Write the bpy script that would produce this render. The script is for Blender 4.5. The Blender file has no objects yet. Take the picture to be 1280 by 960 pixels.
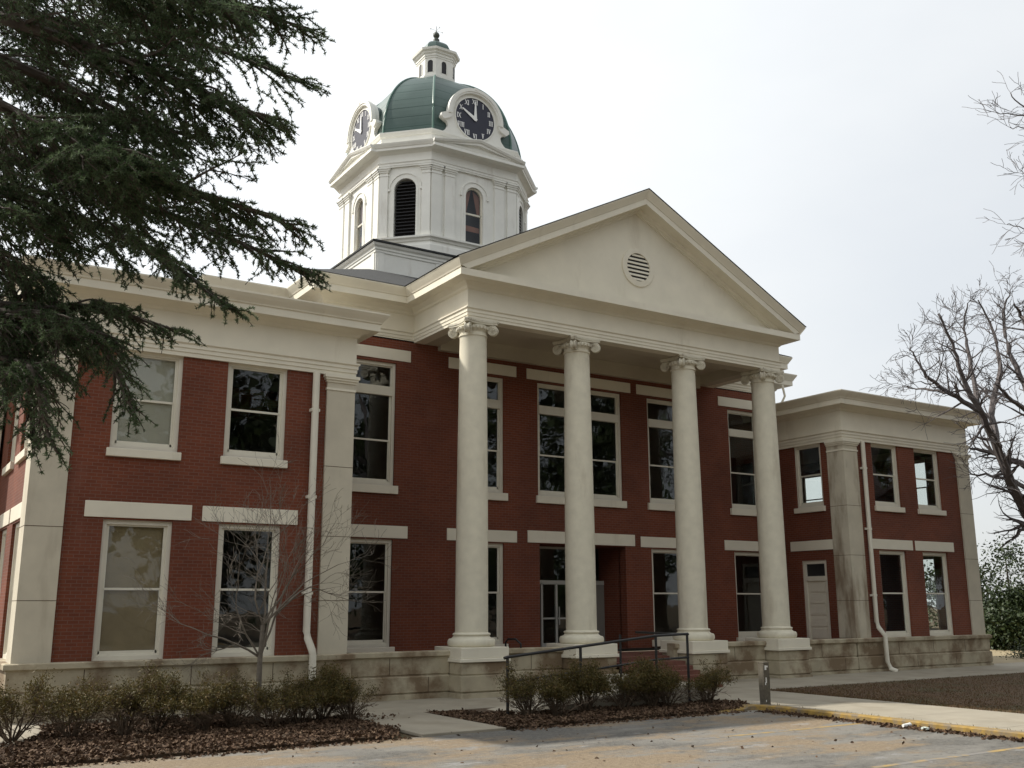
import bpy, bmesh, math, random
import numpy as np
from mathutils import Vector, Matrix

S = 0.7            # metres per modelling unit
sc = bpy.context.scene
COL = sc.collection
R = math.radians

# ------------------------------------------------------------------ camera
f_px = 1254.03
cam_d = bpy.data.cameras.new('camera'); cam = bpy.data.objects.new('camera', cam_d); COL.objects.link(cam)
yaw, pitch, roll = R(32.59), R(12.41), R(-0.165)
CP = Vector((-14.142, -32.518, 1.595))
Fv = Vector((math.sin(yaw)*math.cos(pitch), math.cos(yaw)*math.cos(pitch), math.sin(pitch)))
R0 = Vector((math.cos(yaw), -math.sin(yaw), 0)); U0 = R0.cross(Fv)
Rv = R0*math.cos(roll)+U0*math.sin(roll); Uv = -R0*math.sin(roll)+U0*math.cos(roll)
m = Matrix((Rv, Uv, -Fv)).transposed().to_4x4(); m.translation = CP*S
cam.matrix_world = m
cam_d.sensor_width = 36; cam_d.lens = f_px/1280*36
cam_d.clip_start = 0.1; cam_d.clip_end = 3000
sc.camera = cam
sc.render.resolution_x, sc.render.resolution_y = 1024, 768

# ------------------------------------------------------------------ sky, sun, exposure
SUN = Vector((-1.0, 1.05, 1.30)).normalized()
elev = math.asin(SUN.z); az = math.atan2(SUN.x, SUN.y)
W = bpy.data.worlds.new("World"); sc.world = W; W.use_nodes = True
nt = W.node_tree; nt.nodes.clear()
wo = nt.nodes.new('ShaderNodeOutputWorld'); bg = nt.nodes.new('ShaderNodeBackground')
sky = nt.nodes.new('ShaderNodeTexSky'); sky.sky_type = 'NISHITA'; sky.sun_disc = False
sky.sun_elevation = elev; sky.sun_rotation = az
sky.air_density = 1.0; sky.dust_density = 2.5; sky.ozone_density = 1.0
tc = nt.nodes.new('ShaderNodeTexCoord')
mp = nt.nodes.new('ShaderNodeMapping'); mp.inputs['Scale'].default_value = (1, 1, 2.2)
nz = nt.nodes.new('ShaderNodeTexNoise'); nz.inputs['Scale'].default_value = 1.6; nz.inputs['Detail'].default_value = 6; nz.inputs['Roughness'].default_value = .5
rp = nt.nodes.new('ShaderNodeValToRGB'); rp.color_ramp.elements[0].position = .3; rp.color_ramp.elements[1].position = .62
rp.color_ramp.elements[0].color = (.76, .76, .76, 1); rp.color_ramp.elements[1].color = (.93, .93, .93, 1)
mx = nt.nodes.new('ShaderNodeMix'); mx.data_type = 'RGBA'
# thin bright cloud, brighter towards the sun (same unit as the sky texture)
dt = nt.nodes.new('ShaderNodeVectorMath'); dt.operation = 'DOT_PRODUCT'; dt.inputs[1].default_value = tuple(SUN)
gl_ = nt.nodes.new('ShaderNodeMapRange'); gl_.interpolation_type = 'SMOOTHSTEP'; gl_.inputs[1].default_value = -.7; gl_.inputs[2].default_value = .85; gl_.inputs[3].default_value = 4.4; gl_.inputs[4].default_value = 7.9
cl = nt.nodes.new('ShaderNodeVectorMath'); cl.operation = 'SCALE'; cl.inputs[0].default_value = (.975, 1.0, 1.01)
nt.links.new(tc.outputs['Generated'], dt.inputs[0]); nt.links.new(dt.outputs['Value'], gl_.inputs[0]); nt.links.new(gl_.outputs[0], cl.inputs['Scale']); nt.links.new(cl.outputs[0], mx.inputs[7])
L = nt.links.new
L(tc.outputs['Generated'], mp.inputs[0]); L(mp.outputs[0], nz.inputs['Vector']); L(nz.outputs['Fac'], rp.inputs[0])
L(rp.outputs[0], mx.inputs[0]); L(sky.outputs[0], mx.inputs[6]); L(mx.outputs[2], bg.inputs[0]); L(bg.outputs[0], wo.inputs[0])
bg.inputs[1].default_value = 0.085
sd = bpy.data.lights.new('sun', 'SUN'); sd.energy = 2.8; sd.angle = R(1.2); sd.color = (1, .95, .86)
sun = bpy.data.objects.new('sun', sd); COL.objects.link(sun); sun.rotation_euler = SUN.to_track_quat('Z', 'Y').to_euler()
vs = sc.view_settings; vs.view_transform = 'Standard'; vs.look = 'None'; vs.gamma = 1; vs.exposure = 0.86; vs.use_curve_mapping = False
sc.render.engine = 'CYCLES'
sc.cycles.max_bounces = 6; sc.cycles.transparent_max_bounces = 16

# ------------------------------------------------------------------ materials
def new_mat(name):
    M = bpy.data.materials.new(name); M.use_nodes = True
    t = M.node_tree; b = t.nodes['Principled BSDF']; return M, t, b
def N(t, kind, **kw):
    n = t.nodes.new(kind)
    for k, v in kw.items():
        if k in n.inputs: n.inputs[k].default_value = v
        else: setattr(n, k, v)
    return n
def rgb(c): return (c[0], c[1], c[2], 1)
def ramp(t, src, stops):
    r = t.nodes.new('ShaderNodeValToRGB'); e = r.color_ramp.elements
    while len(e) < len(stops): e.new(.5)
    for i, (p, c) in enumerate(stops): e[i].position = p; e[i].color = rgb(c) if not isinstance(c, float) else (c, c, c, 1)
    t.links.new(src, r.inputs[0]); return r.outputs[0]
def noise(t, vec, scale, detail=4, rough=.55):
    n = N(t, 'ShaderNodeTexNoise', Scale=scale, Detail=detail, Roughness=rough)
    t.links.new(vec, n.inputs['Vector']); return n.outputs['Fac']
def mixc(t, fac, a, b, blend='MIX'):
    x = t.nodes.new('ShaderNodeMix'); x.data_type = 'RGBA'; x.blend_type = blend
    for s, i in ((fac, 0), (a, 6), (b, 7)):
        if hasattr(s, 'links'): t.links.new(s, x.inputs[i])
        elif isinstance(s, (int, float)): x.inputs[i].default_value = s
        else: x.inputs[i].default_value = rgb(s)
    return x.outputs[2]
def wpos(t):
    return t.nodes.new('ShaderNodeNewGeometry').outputs['Position']
def stretch(t, vec, s):
    mpn = N(t, 'ShaderNodeMapping'); mpn.inputs['Scale'].default_value = s; t.links.new(vec, mpn.inputs[0]); return mpn.outputs[0]
def bump(t, b, h, strength, dist=.01):
    n = N(t, 'ShaderNodeBump', Strength=strength, Distance=dist); t.links.new(h, n.inputs['Height']); t.links.new(n.outputs[0], b.inputs['Normal'])

def m_plain(name, c, var=.12, scale=3, rough=.6, dirt=None, dscale=.6, dlo=.55, dhi=.75, bmp=.15, streak=False):
    M, t, b = new_mat(name); p = wpos(t)
    n = noise(t, p, scale)
    c2 = tuple(x*(1-var) for x in c); c3 = tuple(min(1, x*(1+var*.6)) for x in c)
    o = ramp(t, n, [(.3, c2), (.7, c3)])
    if dirt:
        v = stretch(t, p, (1, 1, .22)) if streak else p
        d = ramp(t, noise(t, v, dscale, 7, .62), [(dlo, 0.0), (dhi, 1.0)])
        o = mixc(t, d, o, dirt)
    t.links.new(o, b.inputs['Base Color']); b.inputs['Roughness'].default_value = rough
    if bmp: bump(t, b, noise(t, p, 40, 3), bmp, .004)
    return M
CREAM = m_plain('cream_paint', (.75, .70, .57), .06, 1.5, .55, (.50, .44, .33), 1.3, .60, .92, .2, True)
WINP = m_plain('window_paint', (.70, .66, .55), .05, 2, .45)
COLM = m_plain('column_stucco', (.70, .655, .52), .07, 4, .8, (.42, .36, .26), 1.6, .54, .84, .6, True)
WHITE = m_plain('tower_paint', (.78, .77, .71), .06, 1.6, .55, (.50, .45, .38), 1.7, .60, .82, .15, True)
GREYW = m_plain('pilaster_stone', (.56, .51, .40), .10, 1.6, .85, (.36, .31, .23), 1.1, .56, .78, .4, True)
STAINED = m_plain('stained_pilaster_stone', (.54, .49, .38), .12, 1.6, .85, (.24, .185, .125), .95, .48, .60, .4, True)
STONE = m_plain('plinth_stone', (.43, .375, .265), .18, 1.9, .85, (.19, .135, .08), .85, .46, .60, .6)
def m_brick():
    M, t, b = new_mat('red_brick'); p = wpos(t)
    sx = t.nodes.new('ShaderNodeSeparateXYZ'); t.links.new(p, sx.inputs[0])
    a = N(t, 'ShaderNodeMath', operation='ADD'); t.links.new(sx.outputs[0], a.inputs[0]); t.links.new(sx.outputs[1], a.inputs[1])
    cx = t.nodes.new('ShaderNodeCombineXYZ'); t.links.new(a.outputs[0], cx.inputs[0]); t.links.new(sx.outputs[2], cx.inputs[1])
    bt = N(t, 'ShaderNodeTexBrick', Scale=1.0); bt.offset = .5
    bt.inputs['Brick Width'].default_value = .215; bt.inputs['Row Height'].default_value = .075; bt.inputs['Mortar Size'].default_value = .007
    bt.inputs['Mortar Smooth'].default_value = .3; bt.inputs['Bias'].default_value = -.1
    bt.inputs['Color1'].default_value = rgb((.170, .043, .0165)); bt.inputs['Color2'].default_value = rgb((.138, .033, .0125)); bt.inputs['Mortar'].default_value = rgb((.165, .088, .066))
    t.links.new(cx.outputs[0], bt.inputs['Vector'])
    n1 = ramp(t, noise(t, p, .55, 5), [(.35, (.78, .78, .78)), (.7, (1.15, 1.12, 1.1))])
    o = mixc(t, 1.0, bt.outputs['Color'], n1, 'MULTIPLY')
    d = ramp(t, noise(t, stretch(t, p, (1, 1, .5)), .9, 6, .6), [(.62, 0.0), (.82, .55)])
    o = mixc(t, d, o, (.20, .085, .06))
    t.links.new(o, b.inputs['Base Color']); b.inputs['Roughness'].default_value = .85
    bump(t, b, bt.outputs['Fac'], -.5, .006)
    return M
BRICK = m_brick()
BRFLOOR = m_plain('brick_floor', (.16, .06, .04), .25, 6, .8)
def m_dome():
    M, t, b = new_mat('dome_metal'); p = wpos(t)
    sx = t.nodes.new('ShaderNodeSeparateXYZ'); t.links.new(p, sx.inputs[0])
    w = N(t, 'ShaderNodeMath', operation='MULTIPLY'); w.inputs[1].default_value = 1/.46; t.links.new(sx.outputs[2], w.inputs[0])
    fr = N(t, 'ShaderNodeMath', operation='FRACT'); t.links.new(w.outputs[0], fr.inputs[0])
    seam = ramp(t, fr.outputs[0], [(0.0, 0.0), (.07, 1.0)])
    o = ramp(t, noise(t, p, .7, 6), [(.3, (.036, .070, .060)), (.72, (.062, .105, .092))])
    o = mixc(t, seam, (.018, .055, .045), o)
    t.links.new(o, b.inputs['Base Color']); b.inputs['Roughness'].default_value = .42; b.inputs['Metallic'].default_value = .15
    bump(t, b, seam, .5, .02)
    return M
DOME = m_dome()
SHINGLE = m_plain('roof_shingle', (.035, .036, .036), .35, 9, .9, bmp=.8)
IRON = m_plain('black_iron', (.012, .012, .013), .1, 5, .45, bmp=0)
LOUV = m_plain('dark_louvre', (.014, .013, .015), .1, 5, .6, bmp=0)
NAVY = m_plain('clock_navy', (.016, .017, .035), .1, 4, .5, bmp=0)
CLW = m_plain('clock_white', (.85, .85, .83), .03, 4, .5, bmp=0)
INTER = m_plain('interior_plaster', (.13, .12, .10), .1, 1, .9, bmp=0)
BLIND = m_plain('window_blind', (.44, .405, .335), .05, 1.5, .8, bmp=0)
SHADE = m_plain('paper_shade', (.27, .20, .115), .2, 1.2, .85, bmp=0)
GREYP = m_plain('grey_board', (.22, .205, .18), .08, 1, .7, bmp=0)
DOORM = m_plain('door_paint', (.74, .69, .57), .06, 2, .6, bmp=0)
ALU = m_plain('door_frame_metal', (.45, .44, .40), .05, 2, .4, bmp=0)
CURT = m_plain('curtain_cloth', (.22, .10, .07), .15, 3, .9, bmp=0)
def m_glass():
    M = bpy.data.materials.new('window_glass'); M.use_nodes = True; t = M.node_tree; t.nodes.clear()
    o = t.nodes.new('ShaderNodeOutputMaterial'); tr = t.nodes.new('ShaderNodeBsdfTransparent'); tr.inputs[0].default_value = (.93, .95, .94, 1)
    g = N(t, 'ShaderNodeBsdfGlossy', Roughness=.015); g.inputs[0].default_value = (.95, .97, 1, 1)
    fr = t.nodes.new('ShaderNodeFresnel'); gm = t.nodes.new('ShaderNodeNewGeometry')   # thin sheet: same reflectance from both sides
    mr = t.nodes.new('ShaderNodeMapRange'); mr.inputs[3].default_value = 1.45; mr.inputs[4].default_value = 1/1.45
    t.links.new(gm.outputs['Backfacing'], mr.inputs[0]); t.links.new(mr.outputs[0], fr.inputs['IOR'])
    n = noise(t, wpos(t), 1.3, 2); bp = N(t, 'ShaderNodeBump', Strength=.12, Distance=.03); t.links.new(n, bp.inputs['Height']); t.links.new(bp.outputs[0], g.inputs['Normal'])
    mxs = t.nodes.new('ShaderNodeMixShader'); t.links.new(fr.outputs[0], mxs.inputs[0]); t.links.new(tr.outputs[0], mxs.inputs[1]); t.links.new(g.outputs[0], mxs.inputs[2]); t.links.new(mxs.outputs[0], o.inputs[0])
    return M
GLASS = m_glass()
def m_asphalt():
    M, t, b = new_mat('old_asphalt'); p = wpos(t)
    o = ramp(t, noise(t, p, 16, 9, .8), [(.32, (.065, .062, .055)), (.68, (.215, .203, .178))])
    big = ramp(t, noise(t, stretch(t, p, (.5, 1.1, 1)), .42, 6, .6), [(.46, 0.0), (.56, .75)])
    o = mixc(t, big, o, (.25, .236, .208))
    o = mixc(t, ramp(t, noise(t, p, 4.5, 8, .75), [(.55, 0.0), (.62, .7)]), o, (.085, .08, .073))
    ds = ramp(t, noise(t, stretch(t, p, (.45, 1, 1)), .5, 9, .72), [(.485, 0.0), (.56, .88)])
    sand = mixc(t, ramp(t, noise(t, p, 14, 9, .85), [(.38, 0.0), (.62, 1.0)]), (.185, .130, .075), (.33, .255, .165))
    o = mixc(t, ds, o, sand)
    w2 = ramp(t, noise(t, stretch(t, p, (.6, 1, 1)), 1.9, 7, .7), [(.60, 0.0), (.66, .6)])
    o = mixc(t, w2, o, (.34, .335, .325))
    t.links.new(o, b.inputs['Base Color']); b.inputs['Roughness'].default_value = .92
    bump(t, b, noise(t, p, 25, 8, .8), 1.0, .03)
    return M
ASPH = m_asphalt()
CONC = m_plain('concrete_walk', (.32, .285, .22), .14, 1.3, .9, (.22, .185, .13), .8, .5, .78, .5)
CONCK = m_plain('ramp_concrete', (.40, .36, .28), .12, 2, .9, (.22, .18, .12), 1, .5, .75, .4)
YELLOW = m_plain('yellow_kerb_paint', (.33, .21, .05), .3, 6, .85, (.19, .15, .10), 2.8, .46, .60, .4)
YLINE = m_plain('faded_yellow_line', (.34, .235, .085), .2, 6, .9, (.19, .18, .165), 2.2, .42, .56, .3)
SOIL = m_plain('bed_soil', (.085, .055, .032), .35, 7, .95, bmp=1)
def m_grass():
    M, t, b = new_mat('winter_grass'); p = wpos(t)
    o = ramp(t, noise(t, p, 14, 6, .7), [(.3, (.055, .032, .017)), (.72, (.15, .092, .048))])
    o = mixc(t, ramp(t, noise(t, p, .5, 5), [(.45, 0.0), (.65, .7)]), o, (.055, .065, .025))
    t.links.new(o, b.inputs['Base Color']); b.inputs['Roughness'].default_value = .95
    bump(t, b, noise(t, p, 30, 4), 1, .03); return M
GRASS = m_grass()
def m_leafy(name, stops, scale=60, rough=.6, trans=0):
    M, t, b = new_mat(name); p = wpos(t)
    o = ramp(t, noise(t, p, scale, 2), stops); t.links.new(o, b.inputs['Base Color']); b.inputs['Roughness'].default_value = rough
    b.inputs['Specular IOR Level'].default_value = .25
    if trans:
        tl = t.nodes.new('ShaderNodeBsdfTranslucent'); t.links.new(o, tl.inputs[0]); ms = t.nodes.new('ShaderNodeMixShader'); ms.inputs[0].default_value = trans
        t.links.new(b.outputs[0], ms.inputs[1]); t.links.new(tl.outputs[0], ms.inputs[2]); t.links.new(ms.outputs[0], t.nodes['Material Output'].inputs[0])
    return M
CEDAR = m_leafy('cedar_needles', [(.3, (.042, .068, .030)), (.5, (.085, .125, .058)), (.68, (.16, .21, .12))], 2.6, trans=.38)
BUSHM = m_leafy('bush_leaves', [(.3, (.060, .050, .016)), (.5, (.098, .082, .024)), (.66, (.15, .10, .032)), (.8, (.20, .115, .045))], 9, trans=.2)
TREEG = m_leafy('broad_leaves', [(.3, (.018, .030, .009)), (.6, (.034, .050, .015)), (.85, (.055, .066, .022))], 1.5, .5)
LEAF = m_leafy('dry_leaves', [(.3, (.035, .020, .013)), (.5, (.095, .055, .032)), (.66, (.17, .115, .07)), (.8, (.34, .26, .19))], 22, .85)
BARK = m_plain('tree_bark', (.075, .058, .045), .3, 12, .9, bmp=.8)
BARKL = m_plain('pale_bark', (.16, .135, .105), .25, 10, .9, bmp=.6)
BARKP = m_plain('grey_bark', (.11, .095, .092), .25, 10, .9, bmp=.5)
TWIG = m_plain('bush_twig', (.105, .072, .045), .2, 12, .9, bmp=0)
WOODP = m_plain('weathered_post', (.11, .095, .07), .3, 14, .9, bmp=.8)
CHIP = m_plain('white_flake', (.75, .75, .72), .05, 3, .7, bmp=0)
FARW = m_plain('far_white', (.60, .60, .57), .05, 1, .7, bmp=0)
FARY = m_plain('far_yellow', (.55, .42, .15), .05, 1, .7, bmp=0)
TAN = m_plain('tan_bank', (.30, .24, .14), .2, 2, .9, bmp=.3)
TREES_M = BARK

# ------------------------------------------------------------------ mesh builder (model units, scaled by S when linked)
class MB:
    def __init__(s): s.v = []; s.f = []; s.mi = []
    def add(s, vs, fs, mi=0):
        o = len(s.v); s.v += [tuple(p) for p in vs]; s.f += [tuple(i+o for i in f) for f in fs]; s.mi += [mi]*len(fs)
    def box(s, x0, x1, y0, y1, z0, z1, mi=0):
        vs = [(x, y, z) for x in (x0, x1) for y in (y0, y1) for z in (z0, z1)]
        s.add(vs, [(0, 1, 3, 2), (4, 6, 7, 5), (0, 4, 5, 1), (2, 3, 7, 6), (0, 2, 6, 4), (1, 5, 7, 3)], mi)
    def prism(s, poly, y0, y1, mi=0):            # polygon in (x,z) extruded along y
        n = len(poly); vs = [(x, y0, z) for x, z in poly]+[(x, y1, z) for x, z in poly]
        s.add(vs, [tuple(range(n)), tuple(range(2*n-1, n-1, -1))]+[(i, (i+1) % n, n+(i+1) % n, n+i) for i in range(n)], mi)
    def vprism(s, poly, z0, z1, mi=0):           # polygon in (x,y) extruded along z
        n = len(poly); vs = [(x, y, z0) for x, y in poly]+[(x, y, z1) for x, y in poly]
        s.add(vs, [tuple(range(n)), tuple(range(2*n-1, n-1, -1))]+[(i, (i+1) % n, n+(i+1) % n, n+i) for i in range(n)], mi)
    def rings(s, rings, closed=True, cap=True, mi=0):
        n = len(rings[0]); o = []; vs = []
        for r in rings: vs += list(r)
        fs = []
        for k in range(len(rings)-1):
            for i in range(n if closed else n-1):
                j = (i+1) % n; fs.append((k*n+i, k*n+j, (k+1)*n+j, (k+1)*n+i))
        if cap: fs += [tuple(range(n-1, -1, -1)), tuple((len(rings)-1)*n+i for i in range(n))]
        s.add(vs, fs, mi)
    def lathe(s, cx, cy, prof, n=40, mi=0, cap=True):
        s.rings([[(cx+r*math.cos(2*math.pi*i/n), cy+r*math.sin(2*math.pi*i/n), z) for i in range(n)] for r, z in prof], True, cap, mi)
    def sweep(s, path, prof, closed=True, mi=0, keep=None):  # path (x,y), counter-clockwise outside = right side ; prof (out,z)
        n = len(path); dirs = []
        for i in range(n):
            def nrm(a, b):
                d = Vector((b[0]-a[0], b[1]-a[1])).normalized(); return Vector((d.y, -d.x))
            if closed or 0 < i < n-1:
                a = nrm(path[i-1], path[i]); b = nrm(path[i], path[(i+1) % n])
                q = (a+b); q = q/max(q.dot(a), 1e-6) if q.length > 1e-6 else a
            else: q = nrm(path[0], path[1]) if i == 0 else nrm(path[-2], path[-1])
            dirs.append(q)
        rings = [[(path[i][0]+dirs[i].x*o, path[i][1]+dirs[i].y*o, z) for o, z in prof] for i in range(n)]
        if closed: rings.append(rings[0])
        if keep: rings = rings[keep[0]:keep[1]]
        s.rings(rings, True, not closed, mi)
    def tube(s, pts, rad, n=6, mi=0):
        pts = [Vector(p) for p in pts]
        if not hasattr(rad, '__len__'): rad = [rad]*len(pts)
        rings = []; up = Vector((.13, .21, 1)).normalized()
        for i, p in enumerate(pts):
            d = (pts[min(i+1, len(pts)-1)]-pts[max(i-1, 0)]).normalized()
            a = d.cross(up)
            if a.length < .05: a = d.cross(Vector((1, 0, 0)))
            a.normalize(); b = d.cross(a)
            rings.append([p+(a*math.cos(2*math.pi*k/n)+b*math.sin(2*math.pi*k/n))*rad[i] for k in range(n)])
        s.rings(rings, True, True, mi)
    def build(s, name, mats, parent=None, origin=None, smooth=None, loc=None, bevel=0):
        """origin: model-unit point that becomes the local origin (defaults to the parent's)"""
        if not isinstance(mats, (list, tuple)): mats = [mats]
        if origin is None: origin = Vector(parent['_o']) if (parent and '_o' in parent) else Vector((0, 0, 0))
        origin = Vector(origin)
        me = bpy.data.meshes.new(name)
        o3 = np.array(origin); vv = (np.array(s.v, dtype=float)-o3)*S
        me.from_pydata(vv.tolist(), [], s.f)
        for mm in mats: me.materials.append(mm)
        if len(mats) > 1: me.polygons.foreach_set('material_index', s.mi)
        if len(s.f) < 60000:
            bm = bmesh.new(); bm.from_mesh(me); bmesh.ops.recalc_face_normals(bm, faces=bm.faces); bm.to_mesh(me); bm.free()
        if smooth:
            me.shade_smooth(); me.set_sharp_from_angle(angle=R(smooth))
        ob = bpy.data.objects.new(name, me); COL.objects.link(ob)
        if parent:
            ob.parent = parent; po = Vector(parent['_o']) if '_o' in parent else Vector((0, 0, 0))
            ob.location = (origin-po)*S if loc is None else Vector(loc)*S
        else: ob.location = origin*S if loc is None else Vector(loc)*S
        if bevel:
            bv = ob.modifiers.new('bevel', 'BEVEL'); bv.width = bevel*S; bv.segments = 2; bv.limit_method = 'ANGLE'; bv.angle_limit = R(50)
        ob['_o'] = tuple(origin) if loc is None else tuple(origin)
        return ob
def empty(name, loc, label, cat, group=None):
    o = bpy.data.objects.new(name, None); COL.objects.link(o); o.location = Vector(loc)*S; o['_o'] = tuple(float(c) for c in loc)
    o.empty_display_size = .2; return tag(o, label, cat, group)
def tag(o, label=None, cat=None, group=None, kind=None):
    if label: o['label'] = label
    if cat: o['category'] = cat
    if group: o['group'] = group
    if kind: o['kind'] = kind
    return o
def children(o): return list(o.children)
def copy_tree(o, parent=None):
    c = o.copy(); COL.objects.link(c); c.parent = parent
    for ch in list(o.children): copy_tree(ch, c)
    return c

# ================================================================== SETTING
GZ = -1.65
g = MB(); g.add([(-900, -900, GZ-.03), (900, -900, GZ-.03), (900, 900, GZ-.03), (-900, 900, GZ-.03)], [(0, 1, 2, 3)]); tag(g.build('ground', GRASS), kind='structure')
g = MB(); g.add([(-80, -60, GZ), (10.25, -60, GZ), (10.25, -8.85, GZ), (-80, -8.85, GZ)], [(0, 1, 2, 3)]); tag(g.build('parking_lot', ASPH), kind='structure')
# walks: strip before the building, strip beside the kerb, spur between the beds
g = MB()
def slab(x0, x1, y0, y1, z0=GZ-.02, z1=GZ+.09, step=None):
    g.box(x0, x1, y0, y1, z0, z1)
for i in range(12): slab(11.9+i*3.02, 11.9+i*3.02+3.0, -4.2, .6)
slab(-10.2, 11.85, -3.9, .6, GZ-.02, GZ+.03)
for i in range(16): slab(10.55, 15.0, -7.25-i*3.02-.0, -4.24-i*3.02)
g.vprism([(-1.75, -8.9), (.75, -8.9), (.75, -3.92), (-1.75, -3.92)], GZ-.02, GZ+.07)
slab(-40, -10.25, -5, -1.2, GZ-.02, GZ+.03)
tag(g.build('pavement', CONC, bevel=.02), kind='structure')
g = MB()
kp = []
for i in range(9):
    a = math.pi/2*i/8; kp.append((9.65+.75*math.sin(a), -9.4+.75*math.cos(a)))
path = [(8.6, -8.65)]+kp+[(10.4, -58)]
# kerb as swept strip
rings = []
for i, p in enumerate(path):
    a = path[max(i-1, 0)]; b = path[min(i+1, len(path)-1)]; d = Vector((b[0]-a[0], b[1]-a[1])).normalized(); n_ = Vector((d.y, -d.x))
    def q(o, z): return (p[0]-n_.x*o*-1, p[1]-n_.y*o*-1, z)
    hgt = .02 if i == 0 else (.08 if i == 1 else .15)
    rings.append([q(.18, GZ-.03), q(.18, GZ+hgt-.03), q(.14, GZ+hgt), q(-.14, GZ+hgt), q(-.2, GZ-.03)])
g.rings(rings, True, True); tag(g.build('kerb', YELLOW), kind='structure')
g = MB()
for y in (-13.1, -18.3, -23.5):
    g.add([(3.6, y-.09, GZ+.004), (10.1, y-.09, GZ+.004), (10.1, y+.09, GZ+.004), (3.6, y+.09, GZ+.004)], [(0, 1, 2, 3)])
tag(g.build('parking_line', YLINE), kind='structure')
g = MB(); 
def bed(poly): g.vprism(poly, GZ-.03, GZ+.05)
bed([(-30, -8.6), (-30, -6.0), (-10.6, -5.6), (-9.9, -3.95), (-9.5, -1.5), (-4.6, -1.4), (-3.6, -3.95), (-1.8, -3.95), (-1.8, -7.4), (-2.4, -8.6)])
bed([(.8, -8.75), (.8, -4.0), (11.8, -4.0), (11.0, -6.5), (10.4, -8.3), (9.2, -8.6)])
tag(g.build('planting_bed', SOIL), kind='structure')
g = MB(); g.vprism([(15.05, -4.25), (46, -4.25), (60, -4.0), (60, -50), (15.05, -50)], GZ-.03, GZ+.06); tag(g.build('lawn', GRASS), kind='structure')

# ================================================================== COURTHOUSE
CH = empty('courthouse', (13, 4, GZ), 'two-storey red brick courthouse with white columned portico and green domed clock tower', 'courthouse')
WL, XR = -10.27, 36.27
# ---------- plinth courses
def plinth_prof(z0=GZ-.25):
    return [(-.4, z0), (.06, z0), (.06, -1.46), (-.0, -1.44), (-.0, -1.40), (.05, -1.385), (.05, -.88), (.02, -.85), (-.03, -.84), (-.03, -.80), (.0, -.78), (.0, -.22), (.1, -.17), (.1, -.03), (.04, 0), (-.4, 0)]
p = MB()
p.sweep([(WL-.1, 16), (WL-.1, -.12), (.12, -.12), (.12, .15)], plinth_prof(), closed=False)
p.build('plinth', STONE, CH); p = MB()
p.sweep([(25.88, .15), (25.88, -.12), (XR+.1, -.12), (XR+.1, 16)], plinth_prof(), closed=False)
p.build('plinth', STONE, CH)
p = MB()
tp = plinth_prof()
for a, b, YT in ((.2, 4.05, .2), (6.0, 9.05, .2), (11.05, 11.3, .2), (14.7, 14.95, .2), (16.95, 19.95, .1), (21.95, 25.8, -.1)):
    p = MB(); p.sweep([(a, YT), (b, YT)], tp, closed=False); p.build('terrace_wall', STONE, CH)
for a, y, z0, z1 in ((1.7, .2, -.78, -.2), (3.2, .2, -1.38, -.88), (7.6, .2, -.78, -.2), (18.1, .1, -.78, -.2), (23.4, -.1, -.78, -.2), (24.9, -.1, -1.38, -.88), (-8.3, -.12, -.78, -.2), (-5.2, -.12, -.78, -.2), (-6.6, -.12, -1.38, -.88), (-2.6, -.12, -.78, -.2), (28.9, -.12, -.78, -.2), (31.6, -.12, -.78, -.2), (34.2, -.12, -.78, -.2), (30.2, -.12, -1.38, -.88), (33.3, -.12, -1.38, -.88)):
    o_ = .05 if z1 < -.8 else 0
    p = MB(); p.box(a-.012, a+.012, y-o_-.003, y+.02, z0, z1); p.build('stone_joint', SOIL, CH)
p = MB(); p.box(.1, 25.9, .45, 4.3, -.9, -.5); p.build('terrace_floor', BRFLOOR, CH)
p = MB()
for i in range(7): p.box(11.3, 14.7, -.1-.42*(i+1), .2, GZ-.1, -.5-.16*(i+1))
p.build('steps', BRFLOOR, CH)
# ---------- brick walls with real openings
def wall(mb, axis, c, s0, s1, z0, z1, holes, t, sign):
    """axis 'x': wall runs along x at y=c, thickness towards sign*y ; 'y': runs along y at x=c"""
    xs = sorted({s0, s1, *[h[0] for h in holes], *[h[1] for h in holes]}); zs = sorted({z0, z1, *[h[2] for h in holes], *[h[3] for h in holes]})
    nx, nz_ = len(xs)-1, len(zs)-1
    solid = [[not any(h[0] <= (xs[i]+xs[i+1])/2 <= h[1] and h[2] <= (zs[j]+zs[j+1])/2 <= h[3] for h in holes) for j in range(nz_)] for i in range(nx)]
    def P(s, d, z): return (s, c+sign*d, z) if axis == 'x' else (c+sign*d, s, z)
    def ok(i, j): return 0 <= i < nx and 0 <= j < nz_ and solid[i][j]
    for i in range(nx):
        for j in range(nz_):
            if not solid[i][j]: continue
            a, b, lo, hi = xs[i], xs[i+1], zs[j], zs[j+1]
            mb.add([P(a, 0, lo), P(b, 0, lo), P(b, 0, hi), P(a, 0, hi)], [(0, 1, 2, 3)])
            mb.add([P(a, t, lo), P(b, t, lo), P(b, t, hi), P(a, t, hi)], [(3, 2, 1, 0)])
            if not ok(i-1, j): mb.add([P(a, 0, lo), P(a, t, lo), P(a, t, hi), P(a, 0, hi)], [(3, 2, 1, 0)])
            if not ok(i+1, j): mb.add([P(b, 0, lo), P(b, t, lo), P(b, t, hi), P(b, 0, hi)], [(0, 1, 2, 3)])
            if not ok(i, j-1): mb.add([P(a, 0, lo), P(b, 0, lo), P(b, t, lo), P(a, t, lo)], [(3, 2, 1, 0)])
            if not ok(i, j+1): mb.add([P(a, 0, hi), P(b, 0, hi), P(b, t, hi), P(a, t, hi)], [(0, 1, 2, 3)])
WW, HW = 1.04, 1.075
LO, UP = (.0, 4.18), (6.38, 9.58)
left_c = (-7.05, -3.51); right_c = (29.3, 32.72)
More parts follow.
